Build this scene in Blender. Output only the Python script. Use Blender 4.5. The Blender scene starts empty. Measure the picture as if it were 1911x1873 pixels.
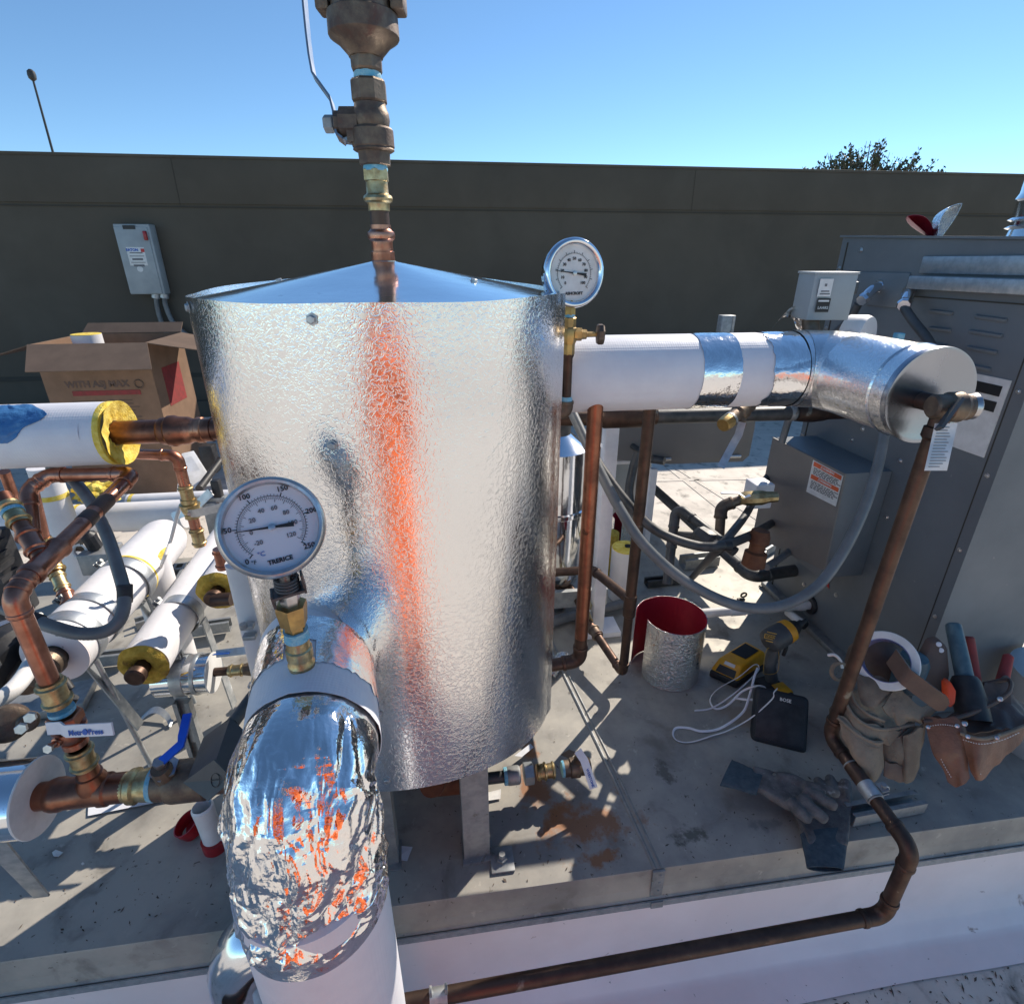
import bpy, bmesh, math, random
from mathutils import Vector, Matrix, noise, Quaternion
random.seed(7)
V = Vector
pi = math.pi
scene = bpy.context.scene
COL = scene.collection

# ------------------------------------------------------------------ camera
EYE = V((0, 0, 1.32)); TILT = math.radians(22.9); YAW = math.radians(7.5)
FPX, CX, CY = 1000.0, 955.5, 911.0
cam_d = bpy.data.cameras.new("camera"); cam = bpy.data.objects.new("camera", cam_d); COL.objects.link(cam)
cam.location = EYE; cam.rotation_euler = (pi/2 - TILT, 0, -YAW)
cam_d.sensor_width = 36; cam_d.lens = FPX/1911*36; cam_d.shift_y = -25.5/1911
cam_d.clip_start = .02; cam_d.clip_end = 500
scene.camera = cam
# ------------------------------------------------------------------ daylight
SUN_AZ, SUN_EL = math.radians(46.5), math.radians(37)
w = bpy.data.worlds.new("World"); scene.world = w; w.use_nodes = True
wn = w.node_tree; sky = wn.nodes.new("ShaderNodeTexSky"); sky.sky_type = 'NISHITA'; sky.sun_disc = False
sky.sun_elevation = SUN_EL; sky.sun_rotation = SUN_AZ; sky.air_density = 1.0; sky.dust_density = 0; sky.ozone_density = 2.6; sky.altitude = 2500
tint = wn.nodes.new("ShaderNodeVectorMath"); tint.operation = 'MULTIPLY'; tint.inputs[1].default_value = (.8, .97, 1.0); wn.links.new(sky.outputs[0], tint.inputs[0])
wn.links.new(tint.outputs[0], wn.nodes["Background"].inputs[0]); wn.nodes["Background"].inputs[1].default_value = .098
sun_d = bpy.data.lights.new("sun", 'SUN'); sun_d.energy = 3.6; sun_d.angle = math.radians(.5); sun_d.color = (1, .9, .78)
sun = bpy.data.objects.new("sun", sun_d); COL.objects.link(sun)
SUNV = V((math.sin(SUN_AZ)*math.cos(SUN_EL), math.cos(SUN_AZ)*math.cos(SUN_EL), math.sin(SUN_EL)))
sun.rotation_euler = SUNV.to_track_quat('Z', 'Y').to_euler()
scene.view_settings.view_transform = 'Standard'; scene.view_settings.look = 'None'; scene.view_settings.exposure = .8
scene.view_settings.gamma = 1
scene.cycles.max_bounces = 8; scene.cycles.glossy_bounces = 5; scene.cycles.sample_clamp_indirect = 6
# ------------------------------------------------------------------ surveying: where a sight line meets a plane of the real place
FW = V((math.sin(YAW), math.cos(YAW), 0)); RT = V((math.cos(YAW), -math.sin(YAW), 0)); UP = V((0, 0, 1))
def ray(px, py):
    dx, dy = px-CX, py-CY
    return RT*dx + FW*(FPX*math.cos(TILT)-dy*math.sin(TILT)) - UP*(dy*math.cos(TILT)+FPX*math.sin(TILT))
def Z(px, py, z): d = ray(px, py); return EYE + d*((z-EYE.z)/d.z)
def Y(px, py, y): d = ray(px, py); return EYE + d*(y/d.y)
def X(px, py, x): d = ray(px, py); return EYE + d*(x/d.x)
def D(px, py, t): return EYE + ray(px, py)*(t/FPX)
def AX(py, x, y):                      # height seen at picture row py on the plumb line (x, y)
    p = V((x, y, 0)); f = p.dot(FW); a = math.atan((py-CY)/FPX)+TILT
    return EYE.z - f*math.tan(a)
def depth(p):
    q = p-EYE; return q.dot(FW)*math.cos(TILT) - q.z*math.sin(TILT)
# ------------------------------------------------------------------ materials
def mk(name, col, col2=None, sc=8, rough=.5, rough2=None, metal=0, bump=None, bscale=60, bdist=.002, spots=None, detail=6, coat=0, ridge=False, spec=.5, grid=None, trans=None, ramp=(.38, .62)):
    m = bpy.data.materials.new(name); m.use_nodes = True; t = m.node_tree; N = t.nodes; L = t.links
    b = N["Principled BSDF"]; b.inputs["Metallic"].default_value = metal; b.inputs["Roughness"].default_value = rough
    b.inputs["Specular IOR Level"].default_value = spec
    if coat: b.inputs["Coat Weight"].default_value = coat
    tc = N.new("ShaderNodeTexCoord").outputs["Object"]
    def nz(s, det=detail, dist=0.0, r=.6):
        n = N.new("ShaderNodeTexNoise"); n.inputs["Scale"].default_value = s; n.inputs["Detail"].default_value = det
        n.inputs["Roughness"].default_value = r; n.inputs["Distortion"].default_value = dist; L.new(tc, n.inputs["Vector"]); return n.outputs["Fac"]
    def rp(src, a, b_, ca, cb):
        r = N.new("ShaderNodeValToRGB"); r.color_ramp.elements[0].position = a; r.color_ramp.elements[1].position = b_
        r.color_ramp.elements[0].color = (*ca, 1) if len(ca) == 3 else ca; r.color_ramp.elements[1].color = (*cb, 1); L.new(src, r.inputs[0]); return r.outputs[0]
    def mix(f, a, b_):
        x = N.new("ShaderNodeMix"); x.data_type = 'RGBA'; L.new(f, x.inputs[0])
        for i, s in ((6, a), (7, b_)):
            if isinstance(s, tuple): x.inputs[i].default_value = (*s, 1)
            else: L.new(s, x.inputs[i])
        return x.outputs[2]
    b.inputs["Base Color"].default_value = (*col, 1)
    c = None
    if col2:
        f = nz(sc); c = rp(f, ramp[0], ramp[1], col, col2); L.new(c, b.inputs["Base Color"])
        if rough2 is not None: L.new(rp(f, .3, .7, (rough,)*3, (rough2,)*3), b.inputs["Roughness"])
    for (scol, ssc, th, wd) in (spots or []):
        f = rp(nz(ssc, 5, .4), th, th+wd, (0, 0, 0), (1, 1, 1)); c = mix(f, c if c is not None else col, scol); L.new(c, b.inputs["Base Color"])
    if bump:
        h = nz(bscale, 2 if ridge else 4, .6 if ridge else 0)
        if ridge:
            a = N.new("ShaderNodeMath"); a.operation = 'SUBTRACT'; L.new(h, a.inputs[0]); a.inputs[1].default_value = .5
            a2 = N.new("ShaderNodeMath"); a2.operation = 'ABSOLUTE'; L.new(a.outputs[0], a2.inputs[0])
            a3 = N.new("ShaderNodeMath"); a3.operation = 'MINIMUM'; L.new(a2.outputs[0], a3.inputs[0]); a3.inputs[1].default_value = .09
            a4 = N.new("ShaderNodeMath"); a4.operation = 'MULTIPLY'; L.new(a3.outputs[0], a4.inputs[0]); a4.inputs[1].default_value = 6
            h = a4.outputs[0]
        if grid:
            for ax in grid[1]:
                wv = N.new("ShaderNodeTexWave"); wv.bands_direction = ax; wv.inputs["Scale"].default_value = grid[0]; L.new(tc, wv.inputs["Vector"])
                a = N.new("ShaderNodeMath"); a.operation = 'MULTIPLY_ADD'; L.new(wv.outputs["Fac"], a.inputs[0]); a.inputs[1].default_value = grid[2]; L.new(h, a.inputs[2]); h = a.outputs[0]
        bp = N.new("ShaderNodeBump"); bp.inputs["Strength"].default_value = bump; bp.inputs["Distance"].default_value = bdist
        L.new(h, bp.inputs["Height"]); L.new(bp.outputs[0], b.inputs["Normal"])
    if trans: b.inputs["Transmission Weight"].default_value = trans; b.inputs["IOR"].default_value = 1.3
    return m
M = {}
def dm(k, *a, **kw): M[k] = mk(k, *a, **kw)
dm("copper", (.33, .14, .085), (.17, .08, .055), 14, .28, .5, 1, spots=[((.62, .3, .18), 9, .62, .1), ((.1, .055, .04), 22, .64, .08)], bump=.15, bscale=120)
dm("copper_bright", (.5, .24, .165), (.3, .13, .085), 16, .22, .45, 1, spots=[((.25, .1, .07), 20, .66, .08)], bump=.15, bscale=120)
dm("copper_aged", (.112, .07, .052), (.066, .045, .037), 18, .4, .6, .8, spots=[((.22, .115, .075), 8, .64, .1), ((.2, .19, .16), 14, .66, .05)], bump=.2, bscale=150)
dm("brass", (.5, .34, .13), (.32, .22, .1), 30, .3, .5, 1, bump=.15, bscale=200)
dm("brass_pale", (.6, .5, .28), (.36, .26, .13), 45, .3, .5, 1, bump=.2, bscale=220, spots=[((.3, .13, .07), 30, .64, .06)])
dm("bronze", (.21, .16, .115), (.12, .09, .075), 28, .45, .65, .8, bump=.35, bscale=260, spots=[((.15, .075, .06), 14, .6, .1), ((.3, .25, .17), 40, .68, .05)])
dm("galvanised", (.5, .52, .53), (.36, .39, .41), 40, .4, .58, .85, bump=.08, bscale=120, spots=[((.3, .32, .33), 18, .63, .08)])
dm("galv_dull", (.36, .37, .37), (.26, .275, .28), 30, .5, .65, .6, bump=.15, bscale=120, spots=[((.18, .16, .13), 22, .66, .06), ((.5, .5, .48), 60, .7, .04)])
dm("stucco_aluminium", (.88, .88, .87), None, rough=.17, metal=1, bump=.3, bscale=112, bdist=.0011, ridge=True, spots=[((.76, .76, .76), 3, .5, .3)])
dm("cap_metal", (.42, .44, .48), (.34, .36, .4), 4, .2, .3, 1, bump=.1, bscale=10, bdist=.01)
dm("stucco_dull", (.78, .78, .77), None, rough=.2, metal=1, bump=.85, bscale=120, bdist=.0013, ridge=True)
dm("smooth_aluminium", (.82, .84, .86), (.72, .74, .76), 3, .08, .16, 1, bump=.06, bscale=6, bdist=.02, spots=[((.6, .62, .64), 40, .66, .06)])
dm("foil", (.9, .9, .89), None, rough=.09, metal=1, bump=.3, bscale=55, bdist=.004, detail=3)
dm("foil_tape", (.9, .9, .9), None, rough=.1, metal=1, bump=.5, bscale=20, bdist=.006, detail=5)
dm("white_jacket", (.74, .74, .77), (.68, .68, .72), 12, .45, .6, 0, bump=.35, bscale=40, bdist=.0015, grid=(60, 'XYZ', .18), spots=[((.5, .5, .52), 16, .72, .05)])
dm("white_jacket_plain", (.76, .75, .75), (.64, .63, .64), 5, .5, .6, 0, bump=.3, bscale=9, bdist=.006, spots=[((.42, .39, .35), 9, .66, .1), ((.3, .28, .25), 60, .71, .03)])
dm("fibreglass", (.72, .5, .05), (.85, .68, .16), 60, .9, bump=.8, bscale=260, bdist=.003, spots=[((.45, .27, .03), 18, .6, .1)])
dm("fibreglass_dirty", (.42, .28, .03), (.6, .42, .07), 60, .9, bump=.8, bscale=260, bdist=.003, spots=[((.22, .13, .03), 18, .58, .1)])
dm("black_iron", (.045, .048, .05), (.09, .09, .09), 24, .4, .6, .3, bump=.2, bscale=200, spots=[((.2, .19, .18), 60, .7, .05)])
dm("rusty_iron", (.13, .05, .024), (.2, .08, .035), 30, .75, bump=.4, bscale=200)
dm("grey_paint", (.155, .175, .19), (.12, .138, .152), 2.5, .4, .58, 0, bump=.15, bscale=5, bdist=.01, spots=[((.2, .205, .205), 5, .6, .2), ((.26, .26, .25), 50, .7, .04)])
dm("grey_paint_brown", (.2, .185, .17), (.16, .15, .14), 3, .45, .55, 0, bump=.04, bscale=100)
dm("grey_enclosure", (.34, .37, .38), (.29, .32, .33), 6, .4, .5, 0, bump=.04, bscale=100)
dm("dark_grey_plastic", (.07, .075, .08), (.05, .055, .06), 20, .4, .55, 0, bump=.1, bscale=300)
dm("slate_plastic", (.055, .06, .066), (.042, .046, .052), 12, .38, .5, 0, bump=.06, bscale=300)
dm("flex_grey", (.16, .17, .175), (.12, .13, .135), 20, .36, .45, 0, bump=.1, bscale=100)
dm("black_rubber", (.012, .013, .015), (.03, .03, .033), 30, .45, .6, 0, bump=.1, bscale=200)
dm("speaker_black", (.008, .011, .016), (.014, .018, .024), 200, .55, .65, 0, bump=.5, bscale=900, bdist=.0006)
dm("cardboard", (.24, .145, .09), (.19, .115, .07), 6, .8, bump=.1, bscale=120, grid=(90, 'X', .1))
dm("cardboard_inner", (.15, .1, .07), (.12, .08, .056), 6, .85, bump=.1, bscale=120)
dm("red_lacquer", (.4, .03, .055), (.32, .02, .045), 8, .3, .4, .35, bump=.4, bscale=160, bdist=.001, ridge=True)
dm("steel", (.6, .6, .6), (.45, .45, .46), 40, .28, .4, 1, bump=.08, bscale=200)
dm("chrome", (.82, .84, .87), (.7, .72, .76), 5, .07, .12, 1)
dm("paper", (.72, .74, .78), (.64, .66, .7), 10, .7, bump=.2, bscale=40, bdist=.003)
dm("label_white", (.72, .72, .7), (.62, .62, .6), 30, .6)
dm("dial_white", (.62, .63, .68), None, rough=.4)
dm("ink_black", (.012, .012, .014), None, rough=.5)
dm("ink_blue", (.02, .1, .42), None, rough=.5)
dm("ink_grey", (.14, .14, .15), None, rough=.6)
dm("ink_red", (.5, .03, .03), None, rough=.5)
dm("warning_orange", (.75, .13, .04), (.6, .1, .03), 30, rough=.5)
dm("box_red", (.28, .035, .035), (.2, .035, .03), 30, rough=.7)
dm("yellow_plastic", (.72, .36, .015), (.6, .28, .012), 20, .38, .5, 0, bump=.08, bscale=400)
dm("amber_rubber", (.5, .3, .05), None, rough=.5)
dm("white_plastic", (.78, .78, .8), (.7, .7, .73), 20, .4, .5)
dm("white_pvc", (.74, .74, .74), (.6, .59, .56), 10, .4, .5)
dm("red_plastic", (.38, .012, .02), (.28, .01, .016), 20, .28, .4)
dm("orange_plastic", (.85, .09, .02), None, rough=.4)
dm("sealant_blue", (.12, .42, .6), (.3, .55, .65), 80, .6, bump=.8, bscale=300, bdist=.003)
dm("blue_tape", (.04, .14, .34), (.06, .2, .42), 30, .4, .5, bump=.8, bscale=60, bdist=.004)
dm("blue_vinyl", (.01, .09, .6), (.015, .12, .7), 20, .3, .4)
dm("leather", (.2, .09, .05), (.1, .045, .03), 9, .42, .6, bump=.8, bscale=120, spots=[((.1, .045, .03), 9, .56, .12), ((.7, .66, .6), 40, .74, .03)])
dm("leather_dark", (.075, .045, .035), (.12, .07, .05), 14, .45, .6, bump=.4, bscale=120, spots=[((.3, .2, .14), 30, .7, .05)])
dm("suede", (.25, .2, .145), (.15, .115, .085), 9, .85, .95, bump=.9, bscale=160, spots=[((.3, .26, .22), 24, .64, .08), ((.07, .055, .05), 10, .66, .1)])
dm("glove_coating", (.095, .092, .09), (.17, .165, .16), 40, .7, .85, bump=.7, bscale=220, bdist=.003, spots=[((.36, .35, .35), 34, .62, .08)])
dm("glove_knit", (.045, .07, .088), (.07, .1, .12), 60, .9, bump=.6, bscale=500, spots=[((.2, .2, .2), 30, .68, .08)])
dm("blue_grip", (.03, .075, .105), (.08, .15, .18), 30, .4, .6, bump=.2, bscale=200, spots=[((.4, .3, .2), 30, .7, .05)])
dm("skin", (.5, .27, .18), (.44, .22, .15), 20, .5, .6)
dm("orange_cloth", (.95, .2, .05), (.88, .16, .04), 10, .8, bump=.4, bscale=30, bdist=.01)
dm("hair", (.03, .02, .015), (.05, .035, .025), 60, .6, bump=.6, bscale=300)
dm("glass_lens", (1, 1, 1), None, rough=.02, trans=1)
dm("wall_paint", (.088, .074, .055), (.072, .061, .046), .8, .85, .9, 0, bump=.1, bscale=60, spots=[((.1, .087, .067), 1.2, .5, .35)])
dm("wall_groove", (.05, .045, .036), None, rough=.9)
dm("curb_white", (.88, .79, .77), (.8, .71, .69), 3, .5, .65, 0, bump=.15, bscale=20, bdist=.004, spots=[((.42, .3, .26), 14, .68, .05), ((.25, .22, .19), 46, .705, .03)])
dm("bark", (.12, .09, .07), (.07, .055, .045), 20, .9, bump=.5, bscale=60)
dm("leaf", (.045, .06, .03), (.075, .085, .04), 3, .55, .7, spots=[((.11, .07, .05), 5, .6, .1)])
dm("rod", (.03, .03, .03), None, rough=.5)
# ------------------------------------------------------------------ objects
def tag(o, label=None, cat=None, group=None, kind=None):
    if label: o["label"] = label
    if cat: o["category"] = cat
    if group: o["group"] = group
    if kind: o["kind"] = kind
    return o
def thing(name, loc, label, cat, group=None):
    o = bpy.data.objects.new(name, None); COL.objects.link(o); o.location = V(loc); o.empty_display_size = .05
    return tag(o, label, cat, group)
def wpos(o):
    p = V((0, 0, 0))
    while o: p += o.location; o = o.parent
    return p
def frame(axis, up=None):
    a = V(axis).normalized(); u = V(up) if up is not None else (V((0, 0, 1)) if abs(a.z) < .9 else V((0, 1, 0)))
    s = u.cross(a)
    if s.length < 1e-6: s = V((1, 0, 0)).cross(a)
    s.normalize(); return s, a.cross(s), a
def fillet(pts, R, n=8):
    pts = [V(p) for p in pts]; out = [pts[0]]
    for i in range(1, len(pts)-1):
        a, b, c = pts[i-1], pts[i], pts[i+1]; u = (a-b).normalized(); v = (c-b).normalized(); ang = u.angle(v)
        if ang > pi-.02: out.append(b); continue
        t = min(R/math.tan(ang/2), (a-b).length*.49, (c-b).length*.49); r = t*math.tan(ang/2)
        ctr = b+(u+v).normalized()*(r/math.sin(ang/2)); s = b+u*t-ctr; e = b+v*t-ctr; th = s.angle(e); ax = s.cross(e).normalized()
        for k in range(n+1): out.append(ctr+Quaternion(ax, th*k/n) @ s)
    out.append(pts[-1]); return out
def smooth(pts, n=8):
    pts = [V(p) for p in pts]; P_ = [pts[0]*2-pts[1]]+pts+[pts[-1]*2-pts[-2]]; out = []
    for i in range(1, len(P_)-2):
        for k in range(n):
            t = k/n; a, b, c, d = P_[i-1:i+3]
            out.append(.5*((2*b)+(c-a)*t+(2*a-5*b+4*c-d)*t*t+(3*b-a-3*c+d)*t**3))
    out.append(pts[-1]); return out
class MB:
    def __init__(s): s.v = []; s.f = []
    def add(s, vs, fs):
        k = len(s.v); s.v += [V(q) for q in vs]; s.f += [tuple(i+k for i in f) for f in fs]; return s
    def lathe(s, o, axis, prof, n=28, up=None, cap=True, squash=1.0):
        e1, e2, a = frame(axis, up); o = V(o); vs = []; fs = []
        for (t, r) in prof:
            for k in range(n):
                th = 2*pi*(k+.5)/n; vs.append(o+a*t+(e1*math.cos(th)+e2*math.sin(th)*squash)*r)
        for i in range(len(prof)-1):
            for k in range(n): fs.append((i*n+k, i*n+(k+1) % n, (i+1)*n+(k+1) % n, (i+1)*n+k))
        if cap:
            if prof[0][1] > 1e-5: fs.append(tuple(range(n))[::-1])
            if prof[-1][1] > 1e-5: fs.append(tuple((len(prof)-1)*n+k for k in range(n)))
        return s.add(vs, fs)
    def cyl(s, a, b, r, r2=None, n=24, cap=True):
        a, b = V(a), V(b); return s.lathe(a, b-a, [(0, r), ((b-a).length, r if r2 is None else r2)], n, cap=cap)
    def path(s, pts, r, n=14, cap=True, flat=None, up=None):
        pts = [V(p) for p in pts]; vs = []; fs = []; m = len(pts)
        T = [(pts[min(i+1, m-1)]-pts[max(i-1, 0)]).normalized() for i in range(m)]
        e1, e2, _ = frame(T[0], up)
        for i in range(m):
            if i:
                q = T[i-1].rotation_difference(T[i]); e1 = q @ e1; e2 = q @ e2
            rr = r(i/(m-1)) if callable(r) else r
            for k in range(n):
                th = 2*pi*(k+.5)/n; vs.append(pts[i]+e1*math.cos(th)*rr*(flat or 1)+e2*math.sin(th)*rr)
        for i in range(m-1):
            for k in range(n): fs.append((i*n+k, i*n+(k+1) % n, (i+1)*n+(k+1) % n, (i+1)*n+k))
        if cap: fs.append(tuple(range(n))[::-1]); fs.append(tuple((m-1)*n+k for k in range(n)))
        return s.add(vs, fs)
    def box(s, c, size, ex=(1, 0, 0), ez=(0, 0, 1), bev=0, seg=2):
        ex = V(ex).normalized(); ez = V(ez); ez = (ez-ex*ez.dot(ex)).normalized(); ey = ez.cross(ex); c = V(c)
        bm = bmesh.new(); bmesh.ops.create_cube(bm, size=1)
        for q in bm.verts: q.co = V((q.co.x*size[0], q.co.y*size[1], q.co.z*size[2]))
        if bev: bmesh.ops.bevel(bm, geom=bm.edges[:], offset=bev, segments=seg, profile=.5, affect='EDGES')
        vs = [c+ex*q.co.x+ey*q.co.y+ez*q.co.z for q in bm.verts]; bm.verts.index_update()
        fs = [tuple(q.index for q in f.verts) for f in bm.faces]; bm.free(); return s.add(vs, fs)
    def prism(s, poly, d):
        poly = [V(p) for p in poly]; d = V(d); n = len(poly)
        fs = [tuple(range(n))[::-1], tuple(range(n, 2*n))]+[(i, (i+1) % n, n+(i+1) % n, n+i) for i in range(n)]
        return s.add(poly+[p+d for p in poly], fs)
    def grid(s, fn, nu, nv, cu=False, cv=False, thick=0):
        vs = [V(fn(i/(nu if cu else nu-1), j/(nv if cv else nv-1))) for i in range(nu) for j in range(nv)]; fs = []
        for i in range(nu if cu else nu-1):
            for j in range(nv if cv else nv-1):
                fs.append((i*nv+j, ((i+1) % nu)*nv+j, ((i+1) % nu)*nv+(j+1) % nv, i*nv+(j+1) % nv))
        s.add(vs, fs)
        return s
    def torus(s, c, axis, R, r, n=32, m=10):
        e1, e2, a = frame(axis); c = V(c)
        return s.grid(lambda u, v: c+(e1*math.cos(2*pi*u)+e2*math.sin(2*pi*u))*(R+r*math.cos(2*pi*v))+a*r*math.sin(2*pi*v), n, m, True, True)
    def build(s, name, mat, parent=None, label=None, sharp=35, fix=True, mods=None):
        me = bpy.data.meshes.new(name); o = bpy.data.objects.new(name, me); COL.objects.link(o)
        off = wpos(parent) if parent else V((0, 0, 0))
        if parent: o.parent = parent
        elif s.v:
            xs = [q.x for q in s.v]; ys = [q.y for q in s.v]
            off = V(((min(xs)+max(xs))/2, (min(ys)+max(ys))/2, min(q.z for q in s.v))); o.location = off
        me.from_pydata([q-off for q in s.v], [], s.f); me.materials.append(M[mat])
        if fix:
            bm = bmesh.new(); bm.from_mesh(me); bmesh.ops.recalc_face_normals(bm, faces=bm.faces[:]); bm.to_mesh(me); bm.free()
        if mods:
            for k, kw in mods:
                md = o.modifiers.new(k, k)
                for a, b in kw.items(): setattr(md, a, b)
            bpy.context.view_layer.update(); dg = bpy.context.evaluated_depsgraph_get()
            m2 = bpy.data.meshes.new_from_object(o.evaluated_get(dg)); o.modifiers.clear(); o.data = m2; me = m2
            if not me.materials: me.materials.append(M[mat])
        if sharp:
            me.polygons.foreach_set("use_smooth", [True]*len(me.polygons)); me.set_sharp_from_angle(angle=math.radians(sharp))
        me.name = name
        if label: o["label"] = label
        return o
FUSE = lambda vox, it=4: [('REMESH', dict(mode='VOXEL', voxel_size=vox)), ('SMOOTH', dict(factor=.6, iterations=it))]
def solid(mb_grid_fn, nu, nv, t, name, mat, parent=None, cu=False, label=None, sharp=35, mat2=None):
    m = MB().grid(mb_grid_fn, nu, nv, cu); o = m.build(name, mat, parent, label, sharp, fix=False)
    md = o.modifiers.new("s", "SOLIDIFY"); md.thickness = t; md.offset = 0
    if mat2: o.data.materials.append(M[mat2]); md.material_offset = 1
    bpy.context.view_layer.update(); me = bpy.data.meshes.new_from_object(o.evaluated_get(bpy.context.evaluated_depsgraph_get()))
    o.modifiers.clear(); o.data = me; me.name = name; me.polygons.foreach_set("use_smooth", [True]*len(me.polygons)); me.set_sharp_from_angle(angle=math.radians(sharp)); return o
def text(s, size, o, right, up, mat, parent, name="lettering", align='CENTER', ext=.0003, bold=0):
    if not s: return
    c = bpy.data.curves.new(name, 'FONT'); c.body = s; c.size = size; c.align_x = align; c.align_y = 'CENTER'; c.extrude = ext; c.offset = bold
    c.resolution_u = 2
    t = bpy.data.objects.new(name, c); COL.objects.link(t); bpy.context.view_layer.update()
    me = bpy.data.meshes.new_from_object(t.evaluated_get(bpy.context.evaluated_depsgraph_get())); COL.objects.unlink(t); bpy.data.objects.remove(t)
    r = V(right).normalized(); u = V(up); u = (u-r*u.dot(r)).normalized(); n = r.cross(u); off = wpos(parent) if parent else V((0, 0, 0)); o = V(o)
    for q in me.vertices: q.co = o+r*q.co.x+u*q.co.y+n*(q.co.z)-off
    me.materials.clear(); me.materials.append(M[mat]); me.name = name
    ob = bpy.data.objects.new(name, me); COL.objects.link(ob); ob.parent = parent; return ob
# ------------------------------------------------------------------ plumbing kit
def pipe_run(root, pts, r, mat, fit=None, R=None, col=1.11, n=18, tube="tube", elbow="elbow", lead=None):
    """straight tubes and elbows with rolled collars, each a part of root"""
    pts = [V(p) for p in pts]; R = R or r*2.2; fit = fit or mat; cut = []
    for i in range(1, len(pts)-1):
        u = (pts[i-1]-pts[i]).normalized(); v = (pts[i+1]-pts[i]).normalized(); ang = u.angle(v)
        t = min(R/math.tan(ang/2), (pts[i-1]-pts[i]).length*.45, (pts[i+1]-pts[i]).length*.45); cut.append((pts[i]+u*t, pts[i]+v*t, u, v))
        m = MB(); l = (lead or r*1.3)
        arc = fillet([pts[i]+u*(t+l), pts[i], pts[i]+v*(t+l)], R, 10); m.path(arc, r*col*.99, n)
        for q, d in ((pts[i]+u*t, u), (pts[i]+v*t, v)):
            m.lathe(q, d, [(l*.55, r*col), (l*.62, r*col*1.07), (l*.85, r*col*1.08), (l*1.02, r*col*1.02), (l*1.05, r)], n)
        m.build(elbow, fit, root)
    a = pts[0]
    for i in range(1, len(pts)):
        b = cut[i-1][0] if i-1 < len(cut) else pts[-1]
        if (b-a).length > 1e-4: MB().cyl(a, b, r, n=n).build(tube, mat, root)
        if i-1 < len(cut): a = cut[i-1][1]
def fitting(root, p, d, prof, mat, name="coupling", n=24, label=None):
    return MB().lathe(p, d, prof, n).build(name, mat, root, label)
def press(root, p, d, r, L, mat, name="coupling"):
    """press fitting: sleeve with a bead near each end"""
    c = 1.13*r; b = 1.34*r
    pr = [(0, c), (.1*L, c), (.14*L, b), (.2*L, b), (.24*L, c), (.5*L, c*.98), (.76*L, c), (.8*L, b), (.86*L, b), (.9*L, c), (L, c)]
    return fitting(root, p, d, pr, mat, name)
def hexnut(root, p, d, r, L, mat, name="hex_nut"):
    return MB().lathe(p, d, [(0, r*.92), (L*.12, r), (L*.88, r), (L, r*.92)], 6).build(name, mat, root, sharp=20)
def lever(root, pts, w, t, mat, up, name="handle"):
    """bent flat bar"""
    pts = [V(p) for p in pts]; m = MB(); vs = []; fs = []
    for i, p in enumerate(pts):
        T = (pts[min(i+1, len(pts)-1)]-pts[max(i-1, 0)]).normalized(); s = T.cross(V(up)).normalized(); n = s.cross(T).normalized()
        for a, b in ((-1, -1), (1, -1), (1, 1), (-1, 1)): vs.append(p+s*a*w/2+n*b*t/2)
    for i in range(len(pts)-1):
        for k in range(4): fs.append((i*4+k, i*4+(k+1) % 4, i*4+4+(k+1) % 4, i*4+4+k))
    fs += [(3, 2, 1, 0), tuple(len(vs)-4+k for k in range(4))]
    return m.add(vs, fs).build(name, mat, root, sharp=30)
def valve_body(root, p, d, r, mat, stem, name="valve_body"):
    """ball valve body along d centred on p with a stem boss along stem"""
    p = V(p); d = V(d).normalized(); stem = V(stem).normalized(); L = r*1.7; m = MB()
    m.lathe(p, d, [(-L, r*1.15), (-L*.62, r*1.15), (-L*.6, r*.98), (-L*.4, r*1.25), (0, r*1.42), (L*.25, r*1.42), (L*.3, r*1.55), (L*.5, r*1.55), (L*.55, r*1.1), (L*.62, r*1.1), (L*.64, r*1.2), (L, r*1.2)], 24)
    m.lathe(p, stem, [(r*.9, r*.5), (r*1.75, r*.5), (r*1.8, r*.34), (r*2.3, r*.34)], 16); m.build(name, mat, root, sharp=25)
    hexnut(root, p+stem*r*2.3, stem, r*.36, r*.3, "steel")
    return p+stem*r*2.25
def strap(root, c, axis, r, w, mat, name="clamp", ears=None):
    c = V(c); a = V(axis).normalized(); m = MB()
    m.lathe(c, a, [(-w/2, r), (-w/2, r*1.035), (-w/2+.003, r*1.05), (w/2-.003, r*1.05), (w/2, r*1.035), (w/2, r)], 40, cap=False)
    if ears:
        m.build(name, mat, root); m = MB()
        e = V(ears).normalized(); s = e.cross(a).normalized()
        for k in (-1, 1): m.box(c+e*(r*1.05+.009)+s*k*.006, (w*.6, .003, .016), ex=a, ez=e)
        m.lathe(c+e*(r*1.05+.012)-s*.016, s, [(0, .0055), (.032, .0055)], 6)
        return m.build("clamp_bolt", "galv_dull", root)
    return m.build(name, mat, root)
def insul(root, p0, p1, r, mat="white_jacket_plain", end=None, name="jacket", core=None, ends=(0, 1)):
    """insulated pipe length with a visible insulation ring on the end faces"""
    p0, p1 = V(p0), V(p1); d = (p1-p0).normalized()
    MB().cyl(p0, p1, r, n=40).build(name, mat, root)
    for k, (p, q) in enumerate(((p0, -d), (p1, d))):
        if k not in ends: continue
        if end: MB().lathe(p, q, [(.0005, r*.985), (.004, r*.97), (.006, r*.5), (.003, .004)], 40).build("insulation", end, root)
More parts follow.
